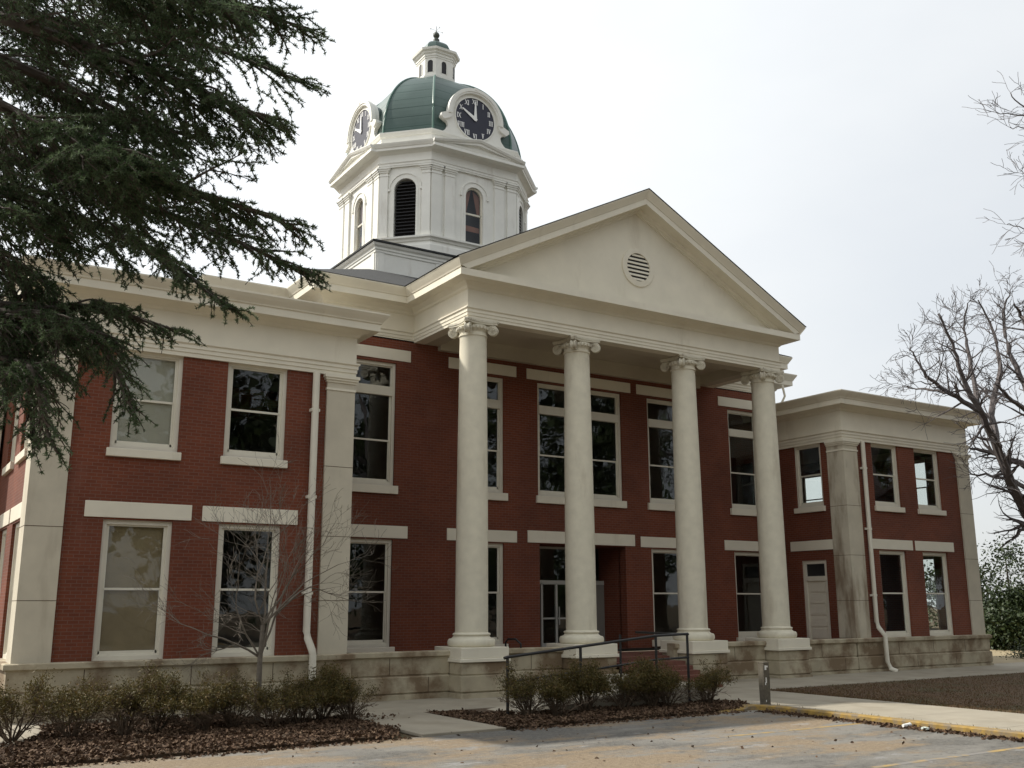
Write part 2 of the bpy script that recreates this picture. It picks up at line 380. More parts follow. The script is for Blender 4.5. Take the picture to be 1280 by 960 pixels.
main_c = (2.58, 7.84, 18.18, 23.55)
def hl(c, lo, hi, w): return (c-w, c+w, lo, hi)
p = MB(); wall(p, 'x', .09, WL+.05, -.05, 0, 9.8, [hl(c, *z, WW) for c in left_c for z in (LO, UP)], .45, 1)
side_l = (2.6, 6.1); side_r = (3.32, 6.9, 10.4)
wall(p, 'y', WL+.09, .54, 16, 0, 9.8, [hl(c, *z, WW) for c in side_l for z in (LO, UP)], .45, 1)
wall(p, 'y', -.05, .15, 4.2, -.3, 9.8, [], .4, -1)
p.build('brick_wall', BRICK, CH)
p = MB(); wall(p, 'x', .09, 26.05, XR-.05, 0, 9.8, [hl(c, *z, WW) for c in right_c for z in (LO, UP)], .45, 1)
wall(p, 'y', XR-.09, .54, 16, 0, 9.8, [hl(c, *z, WW) for c in side_r for z in (LO, UP)], .45, -1)
wall(p, 'y', 26.05, .54, 4.2, -.3, 9.8, [(1.45, 3.2, 6.38, 9.58), (1.55, 3.1, -.15, 3.72)], .4, 1)
p.build('brick_wall', BRICK, CH)
p = MB(); YM = 4.22
holes = [hl(c, -.0, 4.15, HW) for c in main_c]+[hl(c, 6.3, 11.4, HW) for c in main_c]+[(10.7, 15.5, 6.3, 11.42), (10.75, 15.55, -.34, 4.2)]
wall(p, 'x', YM, 0, 26, -.35, 12.45, holes, .5, 1); p.build('brick_wall', BRICK, CH)
# entrance recess: brick cheeks
p = MB(); p.box(10.55, 10.75, YM+.45, 6.3, -.34, 4.4); p.box(15.55, 15.75, YM+.45, 6.3, -.34, 4.4); p.box(10.55, 15.75, YM+.45, 6.3, 4.2, 4.4); p.build('entrance_recess', BRICK, CH)
# high block (brick collar above the wing roofs), hidden sides
p = MB(); hb = [(.35, 4.6), (.35, 7), (-3.1, 7), (-3.1, 30), (29.1, 30), (29.1, 7), (25.65, 7), (25.65, 4.6)]
for a, b in zip(hb[:-1], hb[1:]):
    if a[0] == b[0]: p.box(a[0]-.15, a[0]+.15, min(a[1], b[1]), max(a[1], b[1]), 9, 12.5)
    else: p.box(min(a[0], b[0])-.15, max(a[0], b[0])+.15, a[1]-.15, a[1]+.15, 9, 12.5)
p.build('upper_wall', BRICK, CH)
# interior: floors, partitions, back walls
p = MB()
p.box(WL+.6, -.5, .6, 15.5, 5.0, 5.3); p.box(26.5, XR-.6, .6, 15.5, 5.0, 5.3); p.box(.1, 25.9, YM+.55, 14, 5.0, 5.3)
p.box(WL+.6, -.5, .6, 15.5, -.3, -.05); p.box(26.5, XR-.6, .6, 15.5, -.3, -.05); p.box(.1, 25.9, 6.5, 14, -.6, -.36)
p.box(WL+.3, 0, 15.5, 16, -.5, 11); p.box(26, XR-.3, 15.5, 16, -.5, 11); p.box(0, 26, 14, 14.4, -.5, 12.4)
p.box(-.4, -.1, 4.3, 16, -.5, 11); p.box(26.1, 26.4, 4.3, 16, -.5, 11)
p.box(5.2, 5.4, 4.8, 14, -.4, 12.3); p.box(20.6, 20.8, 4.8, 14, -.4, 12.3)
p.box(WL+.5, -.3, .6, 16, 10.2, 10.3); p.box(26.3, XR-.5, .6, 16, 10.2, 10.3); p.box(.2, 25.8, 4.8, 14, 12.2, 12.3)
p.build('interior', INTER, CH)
# ---------- pilasters
def pilaster(poly_x0, poly_x1, y0, y1, ztop=9.28, mat=None):
    q = MB(); q.box(poly_x0, poly_x1, y0, y1, 0, ztop)
    for z in (2.42, 4.85, 7.3): pass
    o = q.build('pilaster', mat or GREYW, CH)
    c = MB()
    for e, a, b in ((.03, ztop-.28, ztop-.2), (.04, ztop, ztop+.08), (.09, ztop+.08, ztop+.16), (.13, ztop+.16, ztop+.27)):
        c.box(poly_x0-e, poly_x1+e, y0-e, y1+(0 if y1 < 2 else 0), a, b)
    c.build('capital', CREAM, o)
    for z in (1.75, 3.9, 6.3): j = MB(); j.box(poly_x0-.004, poly_x1+.004, y0-.004, y1, z-.009, z+.009); j.build('joint', SOIL, o)
    return o
pilaster(WL, WL+1.05, 0, 1.05); pilaster(-1.05, 0, 0, .6); pilaster(26, 27.05, 0, 1.02, mat=STAINED); pilaster(XR-1.05, XR, 0, 1.05)
# ---------- entablatures
PW = [(-.45, 9.55), (0, 9.55), (0, 9.68), (.03, 9.69), (.03, 9.82), (.06, 9.83), (.06, 9.94), (.11, 9.99), (.11, 10.04), (0, 10.06), (0, 10.98), (.06, 11.02), (.10, 11.10), (.34, 11.2), (.62, 11.2), (.62, 11.46), (.66, 11.47), (.68, 11.52), (.80, 11.66), (.88, 11.77), (.88, 11.82), (-.45, 11.86)]
e = MB(); e.sweep([(WL, 16), (WL, 0), (0.02, 0), (0.02, 6)], PW, closed=False); e.build('entablature', CREAM, CH)
e = MB(); e.sweep([(25.98, 6), (25.98, 0), (XR, 0), (XR, 16)], PW, closed=False); e.build('entablature', CREAM, CH)
PM = [(-.5, 12.39), (0, 12.39), (0, 12.5), (.025, 12.51), (.025, 12.63), (.05, 12.64), (.05, 12.75), (.1, 12.8), (.1, 12.84), (0, 12.86), (0, 13.55), (.07, 13.6), (.1, 13.68), (.28, 13.82), (.72, 13.84), (.72, 14.11), (.75, 14.12), (.77, 14.17), (.85, 14.3), (.92, 14.42), (.92, 14.47), (-.5, 14.5)]
XP, YP = 4.441, -.296
mpath = [(-3.1, 30), (-3.1, 7), (.35, 7), (.35, YM), (XP, YM), (XP, YP), (26-XP, YP), (26-XP, YM), (25.65, YM), (25.65, 7), (29.1, 7), (29.1, 30)]
# body with cyma everywhere except across the portico front
PF = [(-.5, 12.39), (0, 12.39), (0, 12.5), (.025, 12.51), (.025, 12.63), (.05, 12.64), (.05, 12.75), (.1, 12.8), (.1, 12.84), (0, 12.86), (0, 13.55), (.07, 13.6), (.1, 13.68), (.28, 13.82), (.72, 13.84), (.72, 14.11), (-.5, 14.14)]
e = MB(); e.sweep(mpath, PM, closed=False, keep=(0, 6)); e.build('entablature', CREAM, CH)
e = MB(); e.sweep(mpath, PM, closed=False, keep=(6, 12)); e.build('entablature', CREAM, CH)
e = MB(); e.sweep(mpath, PF, closed=False, keep=(5, 7)); e.build('entablature', CREAM, CH)
# inner faces of portico beams, ceiling
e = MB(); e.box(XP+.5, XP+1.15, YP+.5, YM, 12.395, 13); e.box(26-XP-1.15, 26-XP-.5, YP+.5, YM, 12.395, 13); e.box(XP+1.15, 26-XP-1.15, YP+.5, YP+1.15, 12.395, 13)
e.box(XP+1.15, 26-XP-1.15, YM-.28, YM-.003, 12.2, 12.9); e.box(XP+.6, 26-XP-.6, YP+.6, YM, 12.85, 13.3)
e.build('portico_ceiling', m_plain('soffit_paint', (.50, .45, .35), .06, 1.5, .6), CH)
# ---------- pediment
ZE, XE, SL = 14.47, XP-.92, .512
def ztop(x): return ZE+SL*((x-XE) if x <= 13 else (26-XE-x))
ped = MB()
PR = [(-.1, .0), (.92, 0), (.92, -.05), (.85, -.17), (.77, -.31), (.75, -.36), (.72, -.37), (.72, -.64), (.26, -.66), (.22, -.74), (.1, -.78), (.08, -.86), (-.1, -.88)]
for sg in (0, 1):
    a = []; b = []
    for o, h in PR:
        xs_ = max(XP-o, XE+(14.10-(ZE+h))/SL) if h < -.34 else XP-max(o, .0)
        if h >= -.34: xs_ = XP-o if o > 0 else XE
        x1 = xs_ if not sg else 26-xs_
        a.append((x1, YP-o, ztop(xs_)+h)); b.append((13, YP-o, ztop(13)+h))
    ped.rings([a, b], True, True)
pd_ = ped.build('pediment', CREAM, CH)
t_ = MB(); t_.prism([(XP-.02, 14.05), (26-XP+.02, 14.05), (26-XP+.02, ztop(XP)-.62), (13, ztop(13)-.62), (XP-.02, ztop(XP)-.62)], YP, YP+.3); t_.build('tympanum', CREAM, pd_)
vn = MB(); cx, cz = 13.0, 15.98; n = 40
def ringz(r0, r1, y0, y1, cx=cx, cz=cz, mb=None, n=40):
    rs = []
    for i in range(n+1):
        c, s_ = math.cos(2*math.pi*i/n), math.sin(2*math.pi*i/n)
        rs.append([(cx+r0*c, y0, cz+r0*s_), (cx+r1*c, y0+.02, cz+r1*s_), (cx+r1*c, y1, cz+r1*s_), (cx+r0*c, y1, cz+r0*s_)])
    mb.rings(rs, True, False)
ringz(.64, .88, YP-.07, YP+.01, mb=vn); vo = vn.build('vent', CREAM, pd_, smooth=40)
vn = MB(); vn.prism([(cx+.65*math.cos(2*math.pi*i/n), cz+.65*math.sin(2*math.pi*i/n)) for i in range(n)], YP-.004, YP+.005); vn.build('opening', LOUV, vo)
vn = MB()
for k in range(7):
    z = cz-.54+k*.18; hw = math.sqrt(max(0, .64**2-(z-cz)**2))
    vn.add([(cx-hw, YP-.06, z-.05), (cx+hw, YP-.06, z-.05), (cx+hw, YP-.008, z+.055), (cx-hw, YP-.008, z+.055), (cx-hw, YP-.05, z-.065), (cx+hw, YP-.05, z-.065), (cx+hw, YP-.006, z+.03), (cx-hw, YP-.006, z+.03)], [(0, 1, 2, 3), (7, 6, 5, 4), (0, 4, 5, 1), (3, 2, 6, 7), (0, 3, 7, 4), (1, 5, 6, 2)])
vn.build('slats', CREAM, vo)
# ---------- roofs
r = MB(); zr = ZE+.03
r.add([(XE-.05, YP-.95, zr-.02), (13, YP-.95, ztop(13)+.04), (13, 11.8, ztop(13)+.04), (XE-.05, 11.8, zr-.02), (26-XE+.05, YP-.95, zr-.02), (26-XE+.05, 11.8, zr-.02)], [(0, 1, 2, 3), (1, 4, 5, 2)])
r.add([(XE-.05, YP-.95, zr-.05), (13, YP-.95, ztop(13)+.01), (26-XE+.05, YP-.95, zr-.05), (XE-.05, YP-.95, zr-.02), (13, YP-.95, ztop(13)+.04), (26-XE+.05, YP-.95, zr-.02)], [(0, 1, 4, 3), (1, 2, 5, 4)])
o = [(-.55, 3.28), (26.55, 3.28), (26.55, 31), (-.55, 31)]; i_ = [(5.6, 11.5), (20.4, 11.5), (20.4, 26), (5.6, 26)]
r.add([(x, y, 14.49) for x, y in o]+[(x, y, 18.0) for x, y in i_], [(0, 1, 5, 4), (1, 2, 6, 5), (2, 3, 7, 6), (3, 0, 4, 7), (4, 5, 6, 7)])
r.add([(-4.0, 6.1, 14.46), (30.0, 6.1, 14.46), (30.0, 31, 14.46), (-4.0, 31, 14.46)], [(0, 1, 2, 3)])
r.build('shingle_roof', SHINGLE, CH)
r = MB(); r.box(WL-.5, -.2, -.5, 16, 11.80, 11.90); r.build('flat_roof', GREYP, CH); r = MB(); r.box(26.2, XR+.5, -.5, 16, 11.80, 11.90); r.build('flat_roof', GREYP, CH); r = MB(); r.box(27.5, 29.5, 3.2, 4.6, 11.9, 12.2); r.build('roof_hatch', GREYP, CH)

# ---------- windows
def mk_window(w, h, mid, transom=None, pair=False, lintel=None, sill=None, name='window'):
    """local: x centred, z from 0, outward = -y, glass set back"""
    fr = MB(); cw = .13
    def bars(x0, x1, z0, z1, t, y0, y1):
        fr.box(x0, x0+t, y0, y1, z0, z1); fr.box(x1-t, x1, y0, y1, z0, z1); fr.box(x0+t, x1-t, y0, y1, z0, z0+t); fr.box(x0+t, x1-t, y0, y1, z1-t, z1)
    bars(-w, w, 0, h, cw, .1, .26)
    bars(-w+cw, w-cw, cw, h-cw, .05, .16, .25)
    top = h-cw-.05
    spans = [(-w+cw+.05, w-cw-.05)]
    if pair: fr.box(-.2, .2, .1, .26, cw, h-cw); spans = [(-w+cw+.05, -.2), (.2, w-cw-.05)]
    if transom: fr.box(-w+cw, w-cw, .07, .27, transom[0], transom[1]); top = transom[0]
    for a, b in spans:
        fr.box(a, b, .185, .25, mid-.035, mid+.035)
        fr.box(a, a+.05, .2, .25, cw+.05, mid); fr.box(b-.05, b, .2, .25, cw+.05, mid); fr.box(a, b, .2, .25, cw+.05, cw+.14)
        fr.box(a, a+.045, .17, .2, mid, top); fr.box(b-.045, b, .17, .2, mid, top)
    ob = fr.build(name, WINP, None, (0, 0, 0)); ob['_o'] = (0, 0, 0)
    gl = MB(); gl.box(-w+cw+.02, w-cw-.02, .222, .232, cw+.02, h-cw-.02); gl.build('pane', GLASS, ob)
    if sill:
        s_ = MB(); s_.box(-sill[0], sill[0], -.12, .2, -sill[1], -.002); s_.build('sill', CREAM, ob, bevel=.015)
    if lintel:
        s_ = MB(); s_.box(-lintel[0], lintel[0], -.035, .05, h+lintel[1], h+lintel[1]+lintel[2]); s_.build('lintel', CREAM, ob, bevel=.01)
    return ob
protos = []
def place(proto, x, y, z, rot=0, used=set()):
    o = proto if id(proto) not in used else copy_tree(proto)
    used.add(id(proto)); protos.append(o)
    o.parent = CH; o.location = (Vector((x, y, z))-Vector((13, 4, GZ)))*S; o.rotation_euler = (0, 0, rot)
    return o
wlo = mk_window(WW, 4.18, 2.1, lintel=(1.6, .06, .49))
wup = mk_window(WW, 3.2, 1.62, sill=(1.13, .26))
wml = mk_window(HW, 4.15, 2.1, lintel=(1.72, .06, .49), sill=(1.22, .3))
wmu = mk_window(HW, 5.1, 1.85, transom=(3.72, 4.1), lintel=(1.72, .12, .48), sill=(1.22, .33))
wce = mk_window(2.4, 5.12, 1.85, transom=(3.72, 4.1), pair=True, lintel=(2.98, .1, .48), sill=(2.52, .33))
wyw = .09
for i, c in enumerate(left_c+right_c):
    place(wlo, c, wyw, 0); place(wup, c, wyw, 6.38)
for c in side_l: place(wlo, WL+.09, c, 0, -math.pi/2); place(wup, WL+.09, c, 6.38, -math.pi/2)
for c in side_r: place(wlo, XR-.09, c, 0, math.pi/2); place(wup, XR-.09, c, 6.38, math.pi/2)
for c in main_c: place(wml, c, YM, 0); place(wmu, c, YM, 6.3)
place(wce, 13.1, YM, 6.3)
wsd = mk_window(.875, 3.2, 1.62, sill=(.98, .26)); place(wsd, 26.05, 2.325, 6.38, -math.pi/2)
p = MB(); p.box(-8.0, -6.1, .37, .39, 6.5, 9.5); p.build('window_blind', BLIND, CH)
p = MB(); p.box(-8.0, -6.1, .37, .39, .1, 4.1); p.build('window_shade', SHADE, CH)
# side door with transom
d_ = MB(); 
for a, b, lo, hi in ((1.55, 1.72, -.15, 3.72), (2.93, 3.1, -.15, 3.72), (1.72, 2.93, 3.55, 3.72), (1.72, 2.93, 2.72, 2.95)): d_.box(26.1, 26.3, a, b, lo, hi)
so = d_.build('side_door_frame', WINP, CH)
d_ = MB(); d_.box(26.2, 26.26, 1.72, 2.93, -.15, 2.72)
for k in range(5): d_.box(26.17, 26.2, 1.86, 2.8, -.05+k*.56, .40+k*.56)
d_.build('door_leaf', DOORM, so); d_ = MB(); d_.box(26.22, 26.23, 1.72, 2.93, 2.95, 3.55); d_.build('transom_pane', m_plain('dark_pane', (.02, .021, .022), .1, 3, .35, bmp=0), so)
s_ = MB(); s_.box(26.01, 26.09, 1.05, 3.75, 3.72+.5, 4.7); s_.build('lintel', CREAM, so)
# entrance: lintel, doors, board
s_ = MB(); s_.box(10.12, 16.1, YM-.035, YM+.05, 4.24, 4.76); s_.build('entrance_lintel', CREAM, CH)
d_ = MB(); y0, y1 = 5.9, 6.0
for a, b, lo, hi in ((10.75, 10.85, -.34, 4.2), (11.95, 12.05, -.34, 2.55), (12.75, 12.86, -.34, 2.55), (13.85, 13.95, -.34, 2.55), (10.85, 15.55, 2.5, 2.68), (10.85, 14.6, 4.1, 4.2), (14.5, 14.6, -.34, 4.1), (12.05, 13.85, -.3, -.1), (12.05, 13.85, .95, 1.02)): d_.box(a, b, y0, y1, lo, hi)
eo = d_.build('entrance_door', ALU, CH)
d_ = MB(); d_.box(10.8, 14.55, 5.945, 5.955, -.3, 4.15); d_.build('pane', GLASS, eo)
d_ = MB(); d_.box(12.7, 12.73, 5.8, 5.86, .7, 1.5); d_.box(12.88, 12.91, 5.8, 5.86, .7, 1.5); d_.build('handle', ALU, eo)
d_ = MB(); d_.box(14.6, 15.54, 5.9, 6.0, -.3, 2.5); d_.build('grey_board', GREYP, eo)
# ---------- columns
def mk_column():
    c = MB(); prof = []
    for k in range(21):
        t = k/20; z = .62+t*(11.75-.62); rr_ = .61-.085*(t**1.7); prof.append((rr_, z))
    c.lathe(0, 0, [(.64, .58)]+prof+[(.53, 11.78), (.565, 11.80), (.565, 11.86), (.53, 11.88), (.53, 11.98)], 48)
    ob = c.build('column', COLM, None, (0, 0, 0), smooth=35)
    b = MB(); pr = [(.87*1.0, .10)]
    pr = [(.80, .1)]+[(.80+.08*math.sin(a), .25-.14*math.cos(a)) for a in [R(x) for x in range(10, 171, 20)]]+[(.78, .39), (.73, .41), (.68, .46), (.66, .5)]+[(.66+.045*math.sin(a), .545-.045*math.cos(a)) for a in [R(x) for x in range(10, 171, 32)]]+[(.63, .59)]
    b.lathe(0, 0, pr, 48); b.build('base', COLM, ob, smooth=35)
    q = MB(); q.box(-1.0, 1.0, -1.0, 1.0, -.27, .105); q.box(-1.05, 1.05, -1.05, 1.05, -.40, -.27); q.build('plinth_block', CREAM, ob, bevel=.02)
    q = MB(); st = [(o_, z) for o_, z in [(-.3, GZ-.25), (.04, GZ-.25), (.04, -1.46), (-.03, -1.44), (-.03, -1.4), (.03, -1.385), (.03, -.88), (-.05, -.86), (-.05, -.82), (-.02, -.80), (-.02, -.42), (-.3, -.42)]]
    q.sweep([(-.98, -.98), (.98, -.98), (.98, .98), (-.98, .98)], st); q.build('pedestal', STONE, ob)
    # ionic capital with four angled volutes
    k = MB()
    k.lathe(0, 0, [(.53, 11.96), (.56, 12.0), (.64, 12.09), (.66, 12.15), (.6, 12.2)], 40)
    ab = []
    for s4 in range(4):
        a0 = math.pi/4+s4*math.pi/2; 
        c0 = Vector((math.cos(a0), math.sin(a0)))*.98; a1 = a0+math.pi/2; c1 = Vector((math.cos(a1), math.sin(a1)))*.98
        t0 = Vector((-c0.y, c0.x)).normalized()*.07
        ab.append(tuple(c0-t0)); ab.append(tuple(c0+t0))
        for u in (.2, .35, .5, .65, .8):
            q_ = c0.lerp(c1, u); inn = (1-(2*u-1)**2)*.12; ab.append(tuple(q_*(1-inn/max(q_.length, .01))))
    k.vprism(ab, 12.24, 12.31); k.vprism([(x*1.04, y*1.04) for x, y in ab], 12.31, 12.385)
    k.lathe(0, 0, [(.55, 12.18), (.6, 12.25)], 24)
    for s4 in range(4):
        a0 = math.pi/4+s4*math.pi/2; d = Vector((math.cos(a0), math.sin(a0), 0)); tt = Vector((-d.y, d.x, 0)); ce = d*.80+Vector((0, 0, 12.03))
        # disc
        rings_ = []
        for w_, r_ in ((-.10, .02), (-.10, .15), (-.11, .16), (-.11, .20), (-.06, .20), (-.03, .16), (.03, .16), (.06, .20), (.11, .20), (.11, .16), (.10, .15), (.10, .02)):
            rings_.append([ce+tt*w_+d*(r_*math.cos(a))+Vector((0, 0, r_*math.sin(a))) for a in [2*math.pi*i/20 for i in range(20)]])
        k.rings(rings_, True, True)
        for sd_ in (-1, 1):
            sp = []
            for i in range(34):
                a = math.pi*.5-i*.5*1; r_ = .165*(1-i/36)
                sp.append(ce+tt*(sd_*.112)-d*(r_*math.cos(a))*1+Vector((0, 0, r_*math.sin(a))))
            k.tube(sp, [.024*(1-.3*i/34) for i in range(34)], 5)
        # scroll neck up to the abacus
        k.tube([d*.55+Vector((0, 0, 12.2)), d*.68+Vector((0, 0, 12.21)), d*.82+Vector((0, 0, 12.19))], [.1, .1, .07], 8)
        # egg and palmette lumps on each face
        for j in range(-2, 3):
            a = a0+math.pi/4+j*.26; pc = Vector((math.cos(a)*.62, math.sin(a)*.62, 12.1))
            k.lathe(pc.x, pc.y, [(.01, 12.02), (.05, 12.05), (.065, 12.1), (.05, 12.16), (.01, 12.18)], 8)
    k.build('capital', m_plain('capital_paint', (.66, .62, .50), .08, 5, .7, (.30, .25, .18), 5, .5, .75, .2), ob, smooth=35)
    return ob
col0 = mk_column()
for x in (5.04, 10.05, 15.95, 20.96): place(col0, x, .30, 0)

# ---------- downpipes
def pipe(pts, r_, name='downspout'):
    q = MB(); q.tube(pts, r_, 10); o = q.build(name, WINP, CH, smooth=50)
    for z in (2.0, 5.2, 8.2): b = MB(); b.box(pts[0][0]-r_-.03, pts[0][0]+r_+.03, pts[0][1]-r_*.5, .1, z-.05, z+.05); b.build('bracket', WINP, o)
pipe([(-1.5, -.08, 9.55), (-1.5, -.08, .75), (-1.47, -.12, .55), (-1.36, -.3, .15), (-1.34, -.32, 0), (-1.34, -.32, -.9), (-1.34, -.33, -1.3), (-1.3, -.55, -1.5)], .125)
pipe([(27.42, -.08, 9.55), (27.42, -.08, .75), (27.45, -.14, .5), (27.6, -.36, .1), (27.62, -.36, -1.1), (27.66, -.5, -1.42), (27.8, -.75, -1.55)], .11)
q = MB(); q.tube([(25.75, 3.4, 12.9), (25.9, 3.4, 12.3), (25.75, 3.5, 11.95), (25.8, 3.6, 11.9)], .06, 8); q.build('rain_pipe', WINP, CH, smooth=50)

# ---------- left side pavilion (only an edge of it shows)
p = MB(); p.box(-13, WL-.0, 9, 16, GZ-.1, 9.6); p.build('side_pavilion', BRICK, CH)
e = MB(); e.sweep([(-13, 16), (-13, 9), (WL, 9)], PW, closed=False); e.build('pavilion_entablature', CREAM, CH)
p = MB(); p.box(-11.2, WL-.02, 8.9, 9.0, 0, 9.5); p.build('pavilion_pilaster', GREYW, CH)

# ================================================================== TOWER
TX, TY, TA, TWD = 13.0, 18.8, 4.9, 2.8
def octa(a, w, cx=TX, cy=TY):
    return [(cx-w, cy-a), (cx+w, cy-a), (cx+a, cy-w), (cx+a, cy+w), (cx+w, cy+a), (cx-w, cy+a), (cx-a, cy+w), (cx-a, cy-w)]
TB = 6.95
p = MB(); p.box(TX-TB, TX+TB, TY-TB, TY+TB, 16.5, 19.25)
sq = [(TX-TB, TY-TB), (TX+TB, TY-TB), (TX+TB, TY+TB), (TX-TB, TY+TB)]
p.sweep(sq, [(-.1, 19.1), (.05, 19.1), (.05, 19.22), (.1, 19.25), (.1, 19.36), (.2, 19.44), (.25, 19.55), (-.1, 19.56)])
p.sweep(sq, [(-.1, 17.6), (.05, 17.6), (.05, 17.98), (-.1, 17.98)])
for k in range(5):
    u = -TB+.1+k*(2*TB-.55)/4
    for (x0, x1, yy0, yy1) in ((TX+u, TX+u+.35, TY-TB-.05, TY-TB+.05), (TX-TB-.05, TX-TB+.05, TY+u, TY+u+.35)): p.box(x0, x1, yy0, yy1, 17.97, 19.12)
base = p.build('tower_base', WHITE, CH)
p = MB(); p.box(TX-TB-.32, TX+TB+.32, TY-TB-.32, TY+TB+.32, 19.57, 19.66); p.build('base_roof', SHINGLE, base)
# octagonal shaft with arched openings
def arch_poly(hw, z0, zs, n=12):
    return [(-hw, z0), (hw, z0)]+[(hw*math.cos(math.pi*i/n), zs+hw*math.sin(math.pi*i/n)) for i in range(0, n+1)]
tw = MB(); oc = octa(TA, TWD)
arch = []          # (edge index, half width, z0, spring)
def face_frame(i):
    a = Vector((*oc[i], 0)); b = Vector((*oc[(i+1) % 8], 0)); t = (b-a).normalized(); n_ = Vector((t.y, -t.x, 0)); return (a+b)/2, t, n_, (b-a).length/2
ZB, ZT = 19.0, 26.1
for i in range(8):
    c_, t, n_, hl_ = face_frame(i)
    hw = .58 if i % 2 == 0 else .64; z0 = 21.5; zs = 24.35
    arch.append((i, hw, z0, zs))
    nn = 14; arcp = [(-hw*math.cos(math.pi*k/nn), zs+hw*math.sin(math.pi*k/nn)) for k in range(nn+1)]
    def P(u, z, d=0): v = c_+t*u-n_*d; return (v.x, v.y, z)
    # left, right, below, above
    for (a0, a1, lo, hi) in ((-hl_, -hw, ZB, ZT), (hw, hl_, ZB, ZT), (-hw, hw, ZB, z0)):
        tw.add([P(a0, lo), P(a1, lo), P(a1, hi), P(a0, hi)], [(0, 1, 2, 3)])
    for k in range(nn):
        (u0, w0), (u1, w1) = arcp[k], arcp[k+1]
        tw.add([P(u0, w0), P(u1, w1), P(u1, ZT), P(u0, ZT)], [(0, 1, 2, 3)])
        tw.add([P(u0, w0), P(u1, w1), P(u1, w1, .35), P(u0, w0, .35)], [(0, 1, 2, 3)])
    for u in (-hw, hw): tw.add([P(u, z0), P(u, zs), P(u, zs, .35), P(u, z0, .35)], [(0, 1, 2, 3)])
    tw.add([P(-hw, z0), P(hw, z0), P(hw, z0, .35), P(-hw, z0, .35)], [(0, 1, 2, 3)])
shaft = tw.build('tower_shaft', WHITE, CH)
# mouldings on the shaft
mo = MB()
mo.sweep(oc, [(-.1, 21.1), (.06, 21.1), (.06, 21.16), (.14, 21.2), (.16, 21.32), (.3, 21.36), (.3, 21.46), (.02, 21.52), (-.1, 21.52)])
mo.sweep(oc, [(-.1, 18.9), (.22, 18.9), (.22, 20.9), (.1, 21.1), (-.1, 21.1)])
mo.build('base_moulding', WHITE, shaft)
def obox(mb, c_, t, n_, u0, u1, o0, o1, z0, z1):
    vs = [];
    for u in (u0, u1):
        for o in (o0, o1):
            for z in (z0, z1): v = c_+t*u+n_*o; vs.append((v.x, v.y, z))
    mb.add(vs, [(0, 1, 3, 2), (4, 6, 7, 5), (0, 4, 5, 1), (2, 3, 7, 6), (0, 2, 6, 4), (1, 5, 7, 3)])
for i, hw, z0, zs in arch:
    c_, t, n_, hl_ = face_frame(i)
    pi_ = MB(); capm = MB(); arc = MB()
    pls = [(-hl_, -hl_+.62), (hl_-.62, hl_), (-1.95, -1.32), (1.32, 1.95)] if i % 2 == 0 else [(-hl_, -hl_+.48), (hl_-.48, hl_)]
    for a, b in pls:
        e0, e1 = (a-.04 if abs(a) == hl_ else a), b
        pi_ = MB(); capm = MB()
        obox(pi_, c_, t, n_, a, b, -.05, .11, 21.5, 25.38)
        obox(pi_, c_, t, n_, a-.03, b+.03, -.05, .15, 21.5, 21.72)
        for ee, q0, q1 in ((.03, 25.18, 25.24), (.05, 25.38, 25.48), (.1, 25.48, 25.58), (.15, 25.58, 25.68)): obox(capm, c_, t, n_, a-ee, b+ee, -.05, .11+ee, q0, q1)
        pi_.build('tower_pilaster', WHITE, shaft); capm.build('pilaster_cap', WHITE, shaft)
    # arch trim: band round the opening
    nn = 16
    def Q(u, z, o): v = c_+t*u+n_*o; return (v.x, v.y, z)
    for r0, r1, o in ((hw, hw+.14, .05), (hw+.14, hw+.27, .03), (hw+.27, hw+.33, .075)):
        pts0 = [(-r0, z0)]+[(-r0*math.cos(math.pi*k/nn), zs+r0*math.sin(math.pi*k/nn)) for k in range(nn+1)]+[(r0, z0)]
        pts1 = [(-r1, z0)]+[(-r1*math.cos(math.pi*k/nn), zs+r1*math.sin(math.pi*k/nn)) for k in range(nn+1)]+[(r1, z0)]
        if r0 > hw+.2: pts0 = pts0[1:-1]; pts1 = pts1[1:-1]
        arc.rings([[Q(*a_, 0), Q(*a_, o), Q(*b_, o), Q(*b_, 0)] for a_, b_ in zip(pts0, pts1)], True, True)
    for sg in (-1, 1): obox(arc, c_, t, n_, sg*(hw+.3)-.06, sg*(hw+.3)+.06, 0, .1, zs-.08, zs+.03)
    arc.build('arch_trim', WHITE, shaft)
e = MB()
e.sweep(oc, [(-.3, 25.68), (.12, 25.68), (.12, 25.76), (.15, 25.77), (.15, 25.88), (.2, 25.93), (.2, 25.97), (.1, 25.99), (.1, 26.44), (.2, 26.5), (.3, 26.56), (.46, 26.58), (.46, 26.72), (.5, 26.74), (.58, 26.88), (.61, 26.96), (-.3, 27.0)])
oc2 = octa(TA-.12, TWD-.05)
e.sweep(oc2, [(-.3, 26.9), (.2, 26.9), (.2, 27.1), (.14, 27.14), (.14, 27.55), (.2, 27.58), (.24, 27.68), (.28, 27.76), (.28, 27.84), (-.3, 27.86)])
e.vprism(octa(TA-.1, TWD-.04), 27.8, 27.9)
e.build('tower_cornice', WHITE, CH)
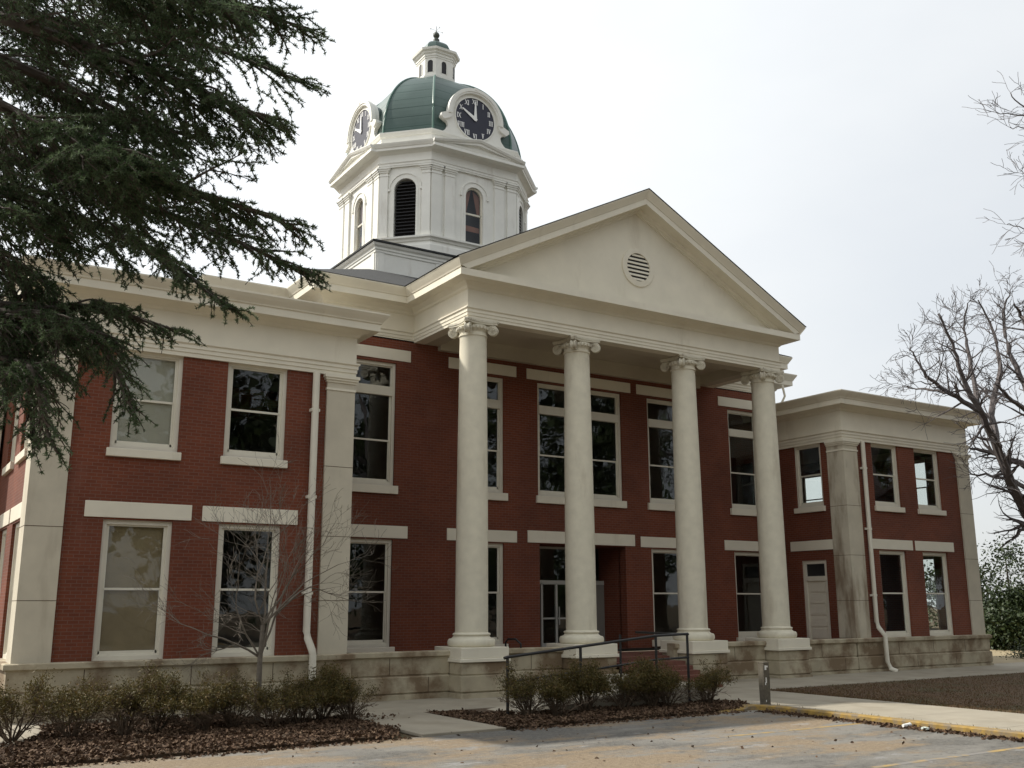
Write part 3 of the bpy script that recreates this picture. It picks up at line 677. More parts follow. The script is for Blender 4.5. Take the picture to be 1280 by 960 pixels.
# small pediments over the four broad faces
for i in (0, 2, 4, 6):
    c_, t, n_, hl_ = face_frame(i); pm = MB(); pe, ph = hl_+.2, .64
    def Q(u, z, o): v = c_+t*u+n_*o; return (v.x, v.y, z)
    prf = [(.1, 0), (.80, 0), (.80, -.05), (.74, -.16), (.68, -.2), (.66, -.21), (.66, -.34), (.5, -.36), (.45, -.42), (.1, -.42)]
    for sg in (-1, 1):
        pm.rings([[Q(sg*(pe+.02), 26.96+h_ if h_ > -.19 else 26.78, o_) for o_, h_ in prf], [Q(0, 26.96+ph+h_, o_) for o_, h_ in prf]], True, True)
    obox(pm, c_, t, n_, -pe, pe, .1, .72, 26.58, 26.74)
    vs = [Q(-pe+.1, 26.73, .45), Q(pe-.1, 26.73, .45), Q(0, 26.96+ph-.2, .45)]; pm.add(vs, [(0, 1, 2)])
    pm.build('tower_pediment', WHITE, CH)
# louvres and windows
for i, hw, z0, zs in arch:
    c_, t, n_, hl_ = face_frame(i)
    def Q(u, z, o): v = c_+t*u+n_*o; return (v.x, v.y, z)
    poly = arch_poly(hw-.01, z0+.02, zs)
    if i % 2:
        lv = MB(); lv.add([Q(u, z, -.3) for u, z in poly], [tuple(range(len(poly)))])
        k = z0+.12
        while k < zs+hw-.1:
            w_ = hw-.04 if k < zs else math.sqrt(max(.001, (hw-.04)**2-(k-zs)**2))
            lv.add([Q(-w_, k, -.05), Q(w_, k, -.05), Q(w_, k+.13, -.26), Q(-w_, k+.13, -.26), Q(-w_, k-.03, -.05), Q(w_, k-.03, -.05)], [(0, 1, 2, 3), (4, 5, 1, 0)]); k += .2
        lv.build('louvre', LOUV, CH)
    else:
        wn = MB(); wn.box(0, 0, 0, 0, 0, 0); wn = MB()
        nn = 14
        for r0, r1 in ((hw-.09, hw),):
            p0 = [(-r0, z0+.02)]+[(-r0*math.cos(math.pi*k/nn), zs+r0*math.sin(math.pi*k/nn)) for k in range(nn+1)]+[(r0, z0+.02)]
            p1 = [(-r1, z0+.02)]+[(-r1*math.cos(math.pi*k/nn), zs+r1*math.sin(math.pi*k/nn)) for k in range(nn+1)]+[(r1, z0+.02)]
            wn.rings([[Q(*a_, -.2), Q(*a_, -.1), Q(*b_, -.1), Q(*b_, -.2)] for a_, b_ in zip(p0, p1)], True, True)
        obox(wn, c_, t, n_, -hw+.05, hw-.05, -.2, -.1, 23.26, 23.36); obox(wn, c_, t, n_, -hw+.05, hw-.05, -.2, -.1, z0, z0+.1)
        wo_ = wn.build('tower_window', WINP, CH)
        gl = MB(); pl_ = arch_poly(hw-.05, z0+.05, zs); gl.add([Q(u, z, -.15) for u, z in pl_], [tuple(range(len(pl_)))]); gl.build('pane', GLASS, wo_)
        cu = MB()
        for sg in (-1, 1):
            cu.add([Q(sg*(hw-.06), 23.3, -.3), Q(sg*(hw-.06), zs+.2, -.3), Q(sg*.05, zs+.52, -.3), Q(sg*.38, 23.3, -.3)], [(0, 1, 2, 3)])
        cu.add([Q(-hw+.06, 22.35, -.3), Q(hw-.06, 22.35, -.3), Q(hw-.06, 22.65, -.3), Q(-hw+.06, 22.7, -.3)], [(0, 1, 2, 3)])
        cu.build('curtain', CURT, wo_)
bk = MB(); bk.vprism(octa(TA-.7, TWD-.3), 19.5, 27.0); bk.build('tower_core', LOUV, CH)
# dome
dz0, dz1 = 27.88, 33.42; da, dw = 4.72, 2.62
def dome_r(z):
    u = (z-27.95)/5.58
    return math.sqrt(max(.01, 1-max(0, u)**2.05))
dm = MB(); rings = []
for k in range(25):
    u = (k/24); u = 1-(1-u)**1.35; z = dz0+(dz1-dz0)*u; q_ = dome_r(z)
    rings.append([(x, y, z) for x, y in octa(da*q_, dw*q_)])
dm.rings(rings, True, True); dome = dm.build('dome', DOME, CH)
rb = MB()
for j in range(8):
    rb.tube([Vector(rg[j])+Vector((0, 0, .01)) for rg in rings], .07, 6)
rb.build('dome_rib', m_plain('rib_metal', (.07, .15, .12), .1, 3, .45, bmp=0), dome)
# clocks on four sides
def stroke(mb, x0, z0, x1, z1, w, y0, y1):
    d = Vector((x1-x0, z1-z0)).normalized(); n_ = Vector((-d.y, d.x))*w/2
    mb.prism([(x0-n_.x, z0-n_.y), (x1-n_.x, z1-n_.y), (x1+n_.x, z1+n_.y), (x0+n_.x, z0+n_.y)], y0, y1)
NUM = ['XII', 'I', 'II', 'III', 'IV', 'V', 'VI', 'VII', 'VIII', 'IX', 'X', 'XI']
GWID = {'I': .085, 'V': .165, 'X': .175}
def numeral(mb, txt, cx, cz, h, y0, y1):
    w = sum(GWID[c] for c in txt); x = cx-w/2; k = 0
    for ch in txt:
        g_ = GWID[ch]; a = x+.014; b = x+g_-.014; zt, zb = cz+h/2, cz-h/2; yy0 = y0-.0015*k; k += 1
        if ch == 'I':
            m_ = (a+b)/2; stroke(mb, m_, zb, m_, zt, .036, yy0, y1); stroke(mb, a-.004, zt, b+.004, zt, .02, yy0-.0006, y1); stroke(mb, a-.004, zb, b+.004, zb, .02, yy0-.0006, y1)
        elif ch == 'V':
            m_ = (a+b)/2; stroke(mb, a+.02, zt, m_, zb, .038, yy0, y1); stroke(mb, b-.02, zt, m_, zb, .022, yy0-.0005, y1)
            stroke(mb, a-.01, zt, a+.055, zt, .02, yy0-.001, y1); stroke(mb, b-.055, zt, b+.01, zt, .02, yy0-.001, y1)
        else:
            stroke(mb, a+.01, zt, b-.01, zb, .04, yy0, y1); stroke(mb, b-.01, zt, a+.01, zb, .022, yy0-.0005, y1)
            for q_ in (a, b): stroke(mb, q_-.022, zt, q_+.032, zt, .02, yy0-.001, y1); stroke(mb, q_-.032, zb, q_+.022, zb, .02, yy0-.001, y1)
        x += g_
def mk_clock():
    CR = 1.2; RO = 1.62
    s_ = MB(); right = []
    # outline of the surround: foot, concave sweep, scroll ear, arch
    right = [(2.15, -1.4), (2.1, -1.27), (1.85, -1.1), (1.68, -.9), (1.62, -.7), (1.7, -.56), (1.9, -.46), (2.05, -.36), (2.06, -.24), (1.95, -.14), (1.72, -.06), (1.6, .05)]
    a = [(RO*math.cos(R(x)), RO*math.sin(R(x))) for x in range(6, 175, 8)]
    outline = right+a+[(-x, z) for x, z in reversed(right)]
    s_.prism(outline, 0, .3); ob = s_.build('clock', WHITE, None, (0, 0, 0))
    r_ = MB()
    for r0, r1, y0 in ((CR, CR+.05, -.06), (RO-.2, RO+.05, -.16), (RO-.1, RO+.08, -.2)):
        rs = []
        for i in range(61):
            aa = R(-3+186*i/60) if r0 > CR else 2*math.pi*i/60
            c, s2 = math.cos(aa), math.sin(aa); rs.append([(r0*c, y0, r0*s2), (r1*c, y0, r1*s2), (r1*c, .05, r1*s2), (r0*c, .05, r0*s2)])
        r_.rings(rs, True, r0 > CR)
    for sg in (-1, 1): r_.prism([(sg*1.42, -.1), (sg*1.5, -.3), (sg*1.92, -.52), (sg*2.12, -.36), (sg*2.1, -.2), (sg*1.7, -.02)], -.14, .05)
    r_.prism([(-.09, RO-.02), (.09, RO-.02), (.12, RO+.1), (-.12, RO+.1)], -.22, .1)
    r_.build('moulding', WHITE, ob, smooth=40)
    f_ = MB(); f_.prism([(CR*math.cos(2*math.pi*i/60), CR*math.sin(2*math.pi*i/60)) for i in range(60)], -.02, .01); f_.build('clock_face', NAVY, ob)
    n_ = MB()
    for i, tx in enumerate(NUM):
        a = math.pi/2-i*math.pi/6; numeral(n_, tx, (CR-.2)*math.cos(a), (CR-.2)*math.sin(a), .26, -.034, -.015)
    n_.build('numerals', CLW, ob)
    for nm, ang, ln, w_, y_ in (('minute_hand', 90, .98, .075, -.075), ('hour_hand', 150, .92, .085, -.055)):
        h_ = MB(); a = R(ang); d = Vector((math.cos(a), math.sin(a))); q = Vector((-d.y, d.x))
        h_.prism([tuple(-d*.12-q*w_*.9), tuple(d*.05-q*w_*1.2), tuple(d*ln-q*w_*.45), tuple(d*ln+q*w_*.45), tuple(d*.05+q*w_*1.2), tuple(-d*.12+q*w_*.9)], y_-.012, y_); h_.build(nm, CLW, ob)
    # barrel roof behind
    b_ = MB(); rs = []
    for i in range(25):
        aa = R(-12+204*i/24); rs.append([(1.5*math.cos(aa), .3, 1.5*math.sin(aa)), (1.5*math.cos(aa), 2.3, 1.5*math.sin(aa)), (1.42*math.cos(aa), 2.3, 1.42*math.sin(aa)), (1.42*math.cos(aa), .3, 1.42*math.sin(aa))])
    b_.rings(rs, True, True); b_.build('dormer_roof', DOME, ob, smooth=40)
    b_ = MB(); b_.box(-1.4, 1.4, .3, 1.6, -1.35, -.3); b_.build('dormer_wall', WHITE, ob)
    return ob
ck = mk_clock()
zc = 29.18
ck.scale = (1.08,)*3
place(ck, TX, TY-TA-.02, zc); place(ck, TX-TA-.02, TY, zc, -math.pi/2); place(ck, TX+TA+.02, TY, zc, math.pi/2); place(ck, TX, TY+TA+.02, zc, math.pi)
# lantern
la, lw = 1.06, .58; lo_ = octa(la, lw)
p = MB(); p.vprism(lo_, 33.2, 35.1); p.sweep(lo_, [(-.05, 33.3), (.08, 33.3), (.08, 33.72), (.03, 33.75), (-.05, 33.75)])
p.sweep(lo_, [(-.1, 34.92), (.03, 34.92), (.03, 35.03), (.07, 35.05), (.07, 35.17), (.14, 35.24), (.16, 35.32), (.27, 35.4), (.3, 35.54), (-.1, 35.58)])
lan = p.build('lantern', WHITE, CH)
for i in range(8):
    a = Vector((*lo_[i], 0)); b = Vector((*lo_[(i+1) % 8], 0)); t = (b-a).normalized(); n_ = Vector((t.y, -t.x, 0)); c_ = (a+b)/2; hw = .17
    p = MB(); pl_ = arch_poly(hw, 33.96, 34.6); p.add([tuple((c_+t*u+n_*.006).to_2d())+(z,) for u, z in pl_], [tuple(range(len(pl_)))]); p.build('lantern_louvre', LOUV, lan)
    p = MB()
    rs = [[tuple((c_+t*(-rr_)+n_*o_).to_2d())+(33.95,) for rr_, o_ in ((.17, 0), (.17, .03), (.23, .03), (.23, 0))]]
    for k in range(11):
        aa = math.pi*(1-k/10); rs.append([tuple((c_+t*(rr_*math.cos(aa))+n_*o_).to_2d())+(34.6+rr_*math.sin(aa),) for rr_, o_ in ((.17, 0), (.17, .03), (.23, .03), (.23, 0))])
    rs.append([tuple((c_+t*(rr_)+n_*o_).to_2d())+(33.95,) for rr_, o_ in ((.17, 0), (.17, .03), (.23, .03), (.23, 0))])
    p.rings(rs, True, True); p.build('lantern_trim', WHITE, lan)
p = MB(); rings = []
for k in range(9):
    u = k/8*.985; q_ = math.sqrt(1-u**3.0); rings.append([(x, y, 35.5+1.08*u) for x, y in octa(.86*q_+.02, .47*q_+.01)])
p.rings(rings, True, True); p.build('lantern_dome', DOME, lan)
p = MB(); p.lathe(TX, TY, [(.27, 36.46), (.26, 36.56), (.22, 36.6), (.2, 36.85), (.13, 36.92), (.1, 36.96), (.13, 37.0), (.19, 37.07), (.21, 37.17), (.17, 37.28), (.08, 37.36), (.02, 37.46), (.015, 37.8)], 20)
fn = p.build('finial', m_plain('old_copper', (.06, .07, .055), .2, 4, .6, bmp=0), lan, smooth=40)
p = MB(); p.tube([(TX-.42, TY, 37.5), (TX+.42, TY, 37.5)], .01, 6); p.tube([(TX, TY-.42, 37.5), (TX, TY+.42, 37.5)], .01, 6)
for dx, dy in ((-.42, 0), (.42, 0), (0, -.42), (0, .42)): p.box(TX+dx-.04, TX+dx+.04, TY+dy-.01, TY+dy+.01, 37.46, 37.54)
p.build('weathervane', CLW, fn)

# ================================================================== RAMP AND RAILING
RM = MB(); RM.add([(2.4, -6.25, GZ), (8.3, -6.25, GZ), (8.3, -6.25, -1.02), (2.4, -4.35, GZ), (8.3, -4.35, GZ), (8.3, -4.35, -1.02)], [(0, 1, 2), (3, 5, 4), (0, 2, 5, 3), (1, 4, 5, 2), (0, 3, 4, 1)])
RM.box(8.3, 10.4, -6.25, -2.2, GZ, -1.02); RM.box(8.3, 11.2, -2.2, -.7, GZ, -1.02)
tag(RM.build('ramp', CONCK, bevel=.02), kind='structure')
RL = empty('handrail', (6, -6.3, GZ), 'black iron pipe handrail rising along the entrance ramp behind the bushes', 'railing')
yr = -6.32
q = MB(); q.tube([(2.3, yr, .04), (2.42, yr, .07), (8.2, yr, .585), (9.62, yr, .62), (9.62, yr, .58)], .045, 8); q.build('top_rail', IRON, RL, smooth=50)
q = MB(); q.tube([(2.42, yr, -.66), (8.2, yr, -.18), (9.62, yr, -.14)], .035, 8); q.build('middle_rail', IRON, RL, smooth=50)
for x, zt in ((2.42, .05), (5.12, .31), (8.2, .57), (9.58, .6)):
    q = MB(); q.tube([(x, yr, GZ), (x, yr, zt)], .045, 8); q.build('post', IRON, RL, smooth=50)
q = MB(); q.tube([(9.6, yr, .6), (9.6, -3.6, .62)], .04, 8); q.tube([(8.22, yr+1.9, .58), (8.22, yr+1.9, -1.0)], .04, 8); q.build('side_rail', IRON, RL, smooth=50)
RC = empty('grab_rail', (6.9, .6, -.35), 'small black looped iron rail on the portico floor beside the first column', 'railing')
q = MB(); q.tube([(6.9, .9, -.35), (6.9, .9, .2), (6.95, .8, .32), (7.1, .5, .32), (7.2, .3, .15), (7.2, .3, -.35)], .04, 8); q.build('loop', IRON, RC, smooth=50)

# ================================================================== BOLLARD, LITTER
B = MB(); bx, by = 10.72, -8.62
B.rings([[(bx+sx*(.12+.01*((k*7) % 3)), by+sy*.12, z) for sx, sy in ((-1, -1), (1, -1), (1, 1), (-1, 1))] for k, z in enumerate((GZ, GZ+.5, GZ+.9, GZ+1.36, GZ+1.42))], True, True)
bo = B.build('bollard', WOODP, None, (bx, by, GZ), bevel=.015)
tag(bo, 'short weathered square wooden post with white flakes at the end of the yellow kerb', 'post')
q = MB(); q.box(-.09, -.01, -.131, -.128, 1.18, 1.32); q.box(-.03, .05, -.132, -.129, 1.26, 1.31); q.box(-.07, -.02, -.131, -.128, .78, .95); q.box(-.1, -.06, -.132, -.129, .72, .8); q.box(-.10, -.07, -.131, -.128, .2, .26)
w_ = q.build('paint_flakes', CHIP, bo, (0, 0, 0), loc=(0, 0, 0))
q = MB(); q.rings([[(9.75+.3*t_+.0, -14.45+r_*math.cos(a), GZ+.065+r_*math.sin(a)) for a in [2*math.pi*i/14 for i in range(14)]] for t_, r_ in ((0, .04), (.9, .06), (1, .065), (.98, .055))], True, True)
tag(q.build('paper_cup', CHIP, smooth=40), 'crushed white paper cup lying in the gutter by the yellow kerb', 'litter')
q = MB(); rng = random.Random(5)
q.rings([[(9.85+r_*math.cos(a)*(1+.25*rng.random()), -15.05+r_*math.sin(a)*(1+.3*rng.random()), GZ+z) for a in [2*math.pi*i/9 for i in range(9)]] for r_, z in ((.06, .005), (.1, .03), (.09, .07), (.03, .09))], True, True)
tag(q.build('crumpled_bag', m_plain('pale_plastic', (.5, .55, .5), .2, 8, .4), smooth=30), 'small crumpled pale plastic bag lying right of the paper cup', 'litter')

# ================================================================== VEGETATION
def skel_mesh(segs, nsides=5):
    """segs: list of polylines [(Vector, r), ...]"""
    mb = MB()
    for pl_ in segs: mb.tube([a for a, _ in pl_], [b for _, b in pl_], nsides if pl_[0][1] > .03 else 3)
    return mb
def grow(rng, p, d, ln, r, depth, out, up=.0, wob=.25, split=(2, 3), ang=(25, 50), shrink=.72, minr=.006, tips=None, curl=None):
    n = max(3, int(ln/.35)) if depth > 1 else 3
    n = min(n, 7); pts = [(p.copy(), r)]; dd = d.copy(); q = p.copy(); r1 = max(minr, r*.62)
    for k in range(n):
        dd = (dd+Vector((rng.gauss(0, wob), rng.gauss(0, wob), rng.gauss(0, wob)))*.5+Vector((0, 0, up))*.3).normalized()
        q = q+dd*ln/n; pts.append((q.copy(), r+(r1-r)*(k+1)/n))
    out.append(pts)
    if tips is not None and depth <= 1: tips.extend([a for a, _ in pts[1:]])
    if depth <= 0: return
    kids = rng.randint(*split)+1
    for k in range(kids):
        t = 1.0 if k == 0 else rng.uniform(.3, .95)
        i = min(n, max(1, int(t*n))); b, br = pts[i]
        pd = (pts[i][0]-pts[i-1][0]).normalized(); ax = pd.cross(Vector((rng.gauss(0, 1), rng.gauss(0, 1), rng.gauss(0, 1)))).normalized()
        a = R(rng.uniform(*ang))*(0.5 if k == 0 else 1)
        nd = (Matrix.Rotation(a, 3, ax) @ pd).normalized()
        grow(rng, b, nd, ln*shrink*rng.uniform(.75, 1.1), max(minr, br*(.8 if k == 0 else .6)), depth-1, out, up, wob, split, ang, shrink, minr, tips)

def leaf_mesh(name, pts, size, mat, parent, rng_seed, k=1, aspect=.5, droop=0, spread=0, origin=(0, 0, 0), kind=None, flat=False):
    """many small leaf blades (numpy): pts Nx3 in model units"""
    rs = np.random.RandomState(rng_seed); P = np.repeat(np.asarray(pts, float), k, axis=0); n = len(P)
    if spread: P = P+rs.normal(0, spread, (n, 3))
    d = rs.normal(0, 1, (n, 3)); 
    if flat: d[:, 2] *= .25
    d[:, 2] -= droop; d /= np.linalg.norm(d, axis=1)[:, None]
    e = rs.normal(0, 1, (n, 3)); e -= (e*d).sum(1)[:, None]*d; e /= np.linalg.norm(e, axis=1)[:, None]
    L_ = size*rs.uniform(.6, 1.3, (n, 1)); w = L_*aspect/2
    v0 = P; v1 = P+d*L_*.5+e*w; v2 = P+d*L_; v3 = P+d*L_*.5-e*w
    V = np.stack([v0, v1, v2, v3], 1).reshape(-1, 3)
    V = (V-np.array(origin))*S
    me = bpy.data.meshes.new(name); me.vertices.add(4*n); me.vertices.foreach_set('co', V.ravel())
    me.loops.add(4*n); me.loops.foreach_set('vertex_index', np.arange(4*n, dtype=np.int32)); me.polygons.add(n)
    me.polygons.foreach_set('loop_start', np.arange(0, 4*n, 4, dtype=np.int32)); me.polygons.foreach_set('loop_total', np.full(n, 4, dtype=np.int32))
    me.update(); me.validate(); me.materials.append(mat)
    ob = bpy.data.objects.new(name, me); COL.objects.link(ob)
    if parent: ob.parent = parent
    if kind: ob['kind'] = kind
    return ob

# ---------------- cedar at the upper left
def at(u, v, D):
    """point at depth D along the view of the survey station (photo pixel u,v)"""
    return CP+Fv*D+Rv*((u-640)/f_px*D)-Uv*((v-480)/f_px*D)
rng = random.Random(11)
tr = at(-330, 480, 14.5); tr = Vector((tr.x, tr.y, GZ))
cedar = empty('cedar_tree', tr, 'big dark evergreen cedar reaching its drooping boughs into the upper left', 'tree')
tk = MB(); tk.tube([tr+Vector((0, 0, -.1)), tr+Vector((.02, 0, .6)), tr+Vector((.05, .1, 6)), tr+Vector((.1, .1, 12)), tr+Vector((0, .2, 18)), tr+Vector((0, .2, 25))], [.95, .7, .6, .45, .3, .06], 16)
tk.build('trunk', BARK, cedar, smooth=60)
prim = [
 [(-330,-200,14.5),(-60,-75,13.6),(150,-20,13.2),(300,5,13.4),(412,36,13.8)],
 [(-330,-180,14.5),(-60,-60,15.0),(130,0,15.3),(290,55,15.2),(412,102,15.0)],
 [(-330,-150,14.5),(-40,10,13.0),(140,70,12.6),(270,110,12.4),(372,150,12.4)],
 [(-330,-120,14.5),(-40,50,14.5),(110,110,14.6),(210,150,14.8),(288,172,14.8)],
 [(-330,-90,14.5),(-40,70,16.0),(100,130,16.3),(185,165,16.5),(252,188,16.6)],
 [(-330,0,14.5),(-40,150,13.6),(110,205,13.2),(260,235,13.0),(402,283,13.0)],
 [(-330,10,14.5),(-40,170,14.8),(120,240,14.9),(290,285,15.0),(416,341,15.0)],
 [(-330,20,14.5),(-40,200,16.2),(90,265,16.4),(220,320,16.4),(325,388,16.3)],
 [(-330,120,14.5),(-60,345,14.2),(50,378,14.0),(140,408,13.9),(252,428,13.9)],
 [(-330,140,14.5),(-60,365,15.4),(50,400,15.5),(120,432,15.6),(200,492,15.6)],
 [(-330,200,14.5),(-60,385,14.0),(10,430,13.8),(50,480,13.7),(75,560,13.6)],
 [(-330,260,14.5),(-60,420,12.8),(20,450,12.5),(60,490,12.4),(95,560,12.4)],
 [(-330,180,14.5),(-60,372,13.3),(60,398,13.1),(140,436,13.0),(196,520,13.0)],
 [(-330,90,14.5),(-70,270,14.6),(0,325,14.8),(48,375,14.9),(66,455,15.0)],
 [(-330,130,14.5),(-70,330,13.6),(-10,380,13.4),(28,440,13.3),(38,520,13.3)],
 [(-330,-230,14.5),(-60,-110,12.2),(100,-50,12.0),(230,-20,12.0),(330,20,12.0)],
 [(-330,-40,14.5),(-60,100,12.4),(60,150,12.2),(150,180,12.2),(225,205,12.2)],
 [(-330,-140,14.5),(-110,-60,16.0),(-20,-20,16.4),(60,15,16.6),(150,45,16.8)],
 [(-330,-60,14.5),(-110,20,15.2),(-20,60,15.4),(50,95,15.5),(130,128,15.6)],
 [(-330,-10,14.5),(-110,120,16.6),(-30,170,17),(50,205,17.2),(140,240,17.4)],
 [(-330,40,14.5),(-110,200,12.6),(-40,235,12.5),(30,265,12.5),(110,300,12.6)],
 [(-330,-100,14.5),(-60,-20,17),(60,20,17.2),(170,45,17.4),(260,80,17.5)],
]
def catmull(P, n):
    out = []; P = [P[0]]+P+[P[-1]]
    for i in range(1, len(P)-2):
        for k in range(n):
            t = k/n; a, b, c, d = P[i-1], P[i], P[i+1], P[i+2]
            out.append(.5*((2*b)+(c-a)*t+(2*a-5*b+4*c-d)*t*t+(3*b-a-3*c+d)*t**3))
    out.append(P[-2]); return out
branch = MB(); tuft_p = []; tuft_d = []
def frond(p, d, ln, r, lvl, dens, droop):
    n = max(4, int(ln/.16)); pts = [p.copy()]; dd = d.copy(); q = p.copy()
    for k in range(n):
        dd = (dd+Vector((rng.gauss(0, .10), rng.gauss(0, .10), rng.gauss(0, .07)-droop*(.35+k/n)))).normalized(); q = q+dd*ln/n; pts.append(q.copy())
    branch.tube(pts, [max(.006, r*(1-.85*k/n)) for k in range(n+1)], 4 if lvl > 0 else 3)
    if lvl > 0:
        side = 1
        m_ = max(3, int(ln/.17))
        for k in range(m_):
            t = (k+.6)/m_; i = min(n-1, int(t*n)); pd = (pts[i+1]-pts[i]).normalized()
            hz = pd.cross(Vector((0, 0, 1))); hz = hz.normalized() if hz.length > .1 else Vector((1, 0, 0)); side = -side
            nd = (pd*rng.uniform(.6, 1.0)+hz*side*rng.uniform(.5, .95)+Vector((0, 0, rng.uniform(-.35, .08)))).normalized()
            frond(pts[i].lerp(pts[i+1], rng.random()), nd, (.25+.42*ln*(1-t)+.06)*rng.uniform(.7, 1.15) if lvl > 1 else rng.uniform(.16, .48)*(1.1-.45*t), r*.45, lvl-1, dens, droop*1.1)
    if lvl <= 1:
        st = .025/dens; L_ = ln; m_ = int(L_/st); ph0 = rng.uniform(0, 6.28)
        for k in range(m_):
            t = (k+rng.random())/m_
            if t < .05 or math.sin(t*L_*38+ph0) < -.55: continue
            i = min(n-1, int(t*n)); tuft_p.append(pts[i].lerp(pts[i+1], t*n-i)+Vector((rng.gauss(0, .008),)*3)); tuft_d.append(tuple((pts[min(i+1, n)]-pts[i]).normalized()))
for ip, pp in enumerate(prim):
    nq = len(pp); pp = [(u_-(34 if iq == nq-1 else 20 if iq == nq-2 else 6), v_-(16 if (iq >= nq-2 and ip in (8, 9, 10, 11, 12, 13, 14)) else 0), d_) for iq, (u_, v_, d_) in enumerate(pp)]
    P = [at(q[0], q[1]+rng.uniform(-9, 9)*(iq < 4), q[2]+rng.uniform(-.35, .35)) for iq, q in enumerate(pp)]; P[0] = Vector((tr.x, tr.y, P[0].z+0))
    C_ = catmull(P, 9); n = len(C_); Ltot = sum((C_[i+1]-C_[i]).length for i in range(n-1))
    branch.tube(C_, [.095*(1-i/(n-1))**.9+.01 for i in range(n)], 6)
    m_ = int(Ltot/.205); side = 1
    for k in range(m_):
        t = (k+.5)/m_
        if t < .22: continue
        x = t*(n-1); i = min(n-2, int(x)); b = C_[i].lerp(C_[i+1], x-i); pd = (C_[i+1]-C_[i]).normalized()
        hz = pd.cross(Vector((0, 0, 1))).normalized(); side = -side
        nd = (pd*rng.uniform(.7, 1.1)+hz*side*rng.uniform(.25, .85)+Vector((0, 0, rng.uniform(-.35, .32)))).normalized()
        ln = (.35+1.2*min(1, (1-t)*2.0))*rng.uniform(.5, 1.1)
        dens = 1.0 if t > .42 else .45
        if ip in (9, 10, 11, 12, 14): ln *= .62; dens *= .8
        if ip == 8: ln *= .75
        frond(b, nd, ln, .03, 2 if ln > .7 else 1, dens, .05 if ip < 8 or ip > 14 else .12)
    frond(C_[-2], (C_[-1]-C_[-2]).normalized(), .38, .012, 1, 1.0, .02)
# remaining boughs round the trunk, outside the photo
for k in range(16):
    a = R(rng.uniform(115, 225)); z0 = 5+k*1.1; ln = 6.5*(1-.03*k)
    p0 = tr+Vector((0, 0, z0)); d = Vector((math.cos(a), math.sin(a), .15)); P = [p0, p0+d*ln*.4, p0+d*ln*.8+Vector((0, 0, -.3)), p0+d*ln+Vector((0, 0, -.9))]
    C_ = catmull(P, 5); branch.tube(C_, [.13*(1-i/(len(C_)-1))+.012 for i in range(len(C_))], 5)
    for j in range(14):
        t = .25+.75*j/14; x = t*(len(C_)-1); i = min(len(C_)-2, int(x)); pd = (C_[i+1]-C_[i]).normalized(); hz = pd.cross(Vector((0, 0, 1))).normalized()*(1 if j % 2 else -1)
        frond(C_[i], (pd+hz*.8+Vector((0, 0, -.15))).normalized(), 1.5*(1.1-t*.6), .03, 1, .35, .05)
branch.build('branch', BARK, cedar)
# needle tufts: rosettes of narrow blades
def tufts(name, P, D, k, length, width, mat, parent, seed):
    rs = np.random.RandomState(seed); P = np.array([tuple(p) for p in P]); D = np.array(D); n = len(P)
    Pk = np.repeat(P, k, 0); Dk = np.repeat(D, k, 0); N_ = len(Pk)
    d = rs.normal(0, 1, (N_, 3))+Dk*.55+np.array([0, 0, .25]); d /= np.linalg.norm(d, axis=1)[:, None]
    e = rs.normal(0, 1, (N_, 3)); e -= (e*d).sum(1)[:, None]*d; e /= np.linalg.norm(e, axis=1)[:, None]
    L_ = length*rs.uniform(.6, 1.25, (N_, 1))
    V = np.stack([Pk-e*width, Pk+e*width, Pk+d*L_], 1).reshape(-1, 3); V = (V-np.array(parent['_o']))*S
    me = bpy.data.meshes.new(name); me.vertices.add(3*N_); me.vertices.foreach_set('co', V.ravel()); me.loops.add(3*N_); me.loops.foreach_set('vertex_index', np.arange(3*N_, dtype=np.int32))
    me.polygons.add(N_); me.polygons.foreach_set('loop_start', np.arange(0, 3*N_, 3, dtype=np.int32)); me.polygons.foreach_set('loop_total', np.full(N_, 3, dtype=np.int32)); me.update(); me.validate()
    me.materials.append(mat); ob = bpy.data.objects.new(name, me); COL.objects.link(ob); ob.parent = parent; return ob
print('cedar tufts', len(tuft_p))
tufts('foliage', tuft_p, tuft_d, 8, .056, .0085, CEDAR, cedar, 3)

# ---------------- bare little tree before the left wing
rng = random.Random(4)
st = empty('bare_sapling', (-4.3, -3.8, GZ), 'small leafless multi-stemmed tree before the left wing, among the bushes', 'tree')
out = []; b0 = Vector((-4.3, -3.8, GZ))
grow(rng, b0, Vector((0, 0, 1)), 2.7, .095, 0, out, .3, .05)
top = out[0][-1][0]
for k, (dx, dy, dz, ln) in enumerate(((-.35, .1, 1, 1.9), (.3, -.1, 1, 2.0), (.05, .3, 1.2, 1.9), (-.8, -.3, .9, 1.6), (.9, .1, .85, 1.75), (-.15, -.5, 1, 1.8), (.6, .4, 1, 1.7), (-1, .2, .62, 1.6), (1, -.3, .65, 1.6))):
    src = out[0][-1-(k % 2)][0]; grow(rng, src, Vector((dx, dy, dz*1.15)).normalized(), ln, .036, 5, out, .14, .34, (1, 2), (20, 46), .76, .0042)
skel_mesh(out[:1], 8).build('trunk', BARKL, st, smooth=60); skel_mesh(out[1:], 4).build('branch', BARKL, st)

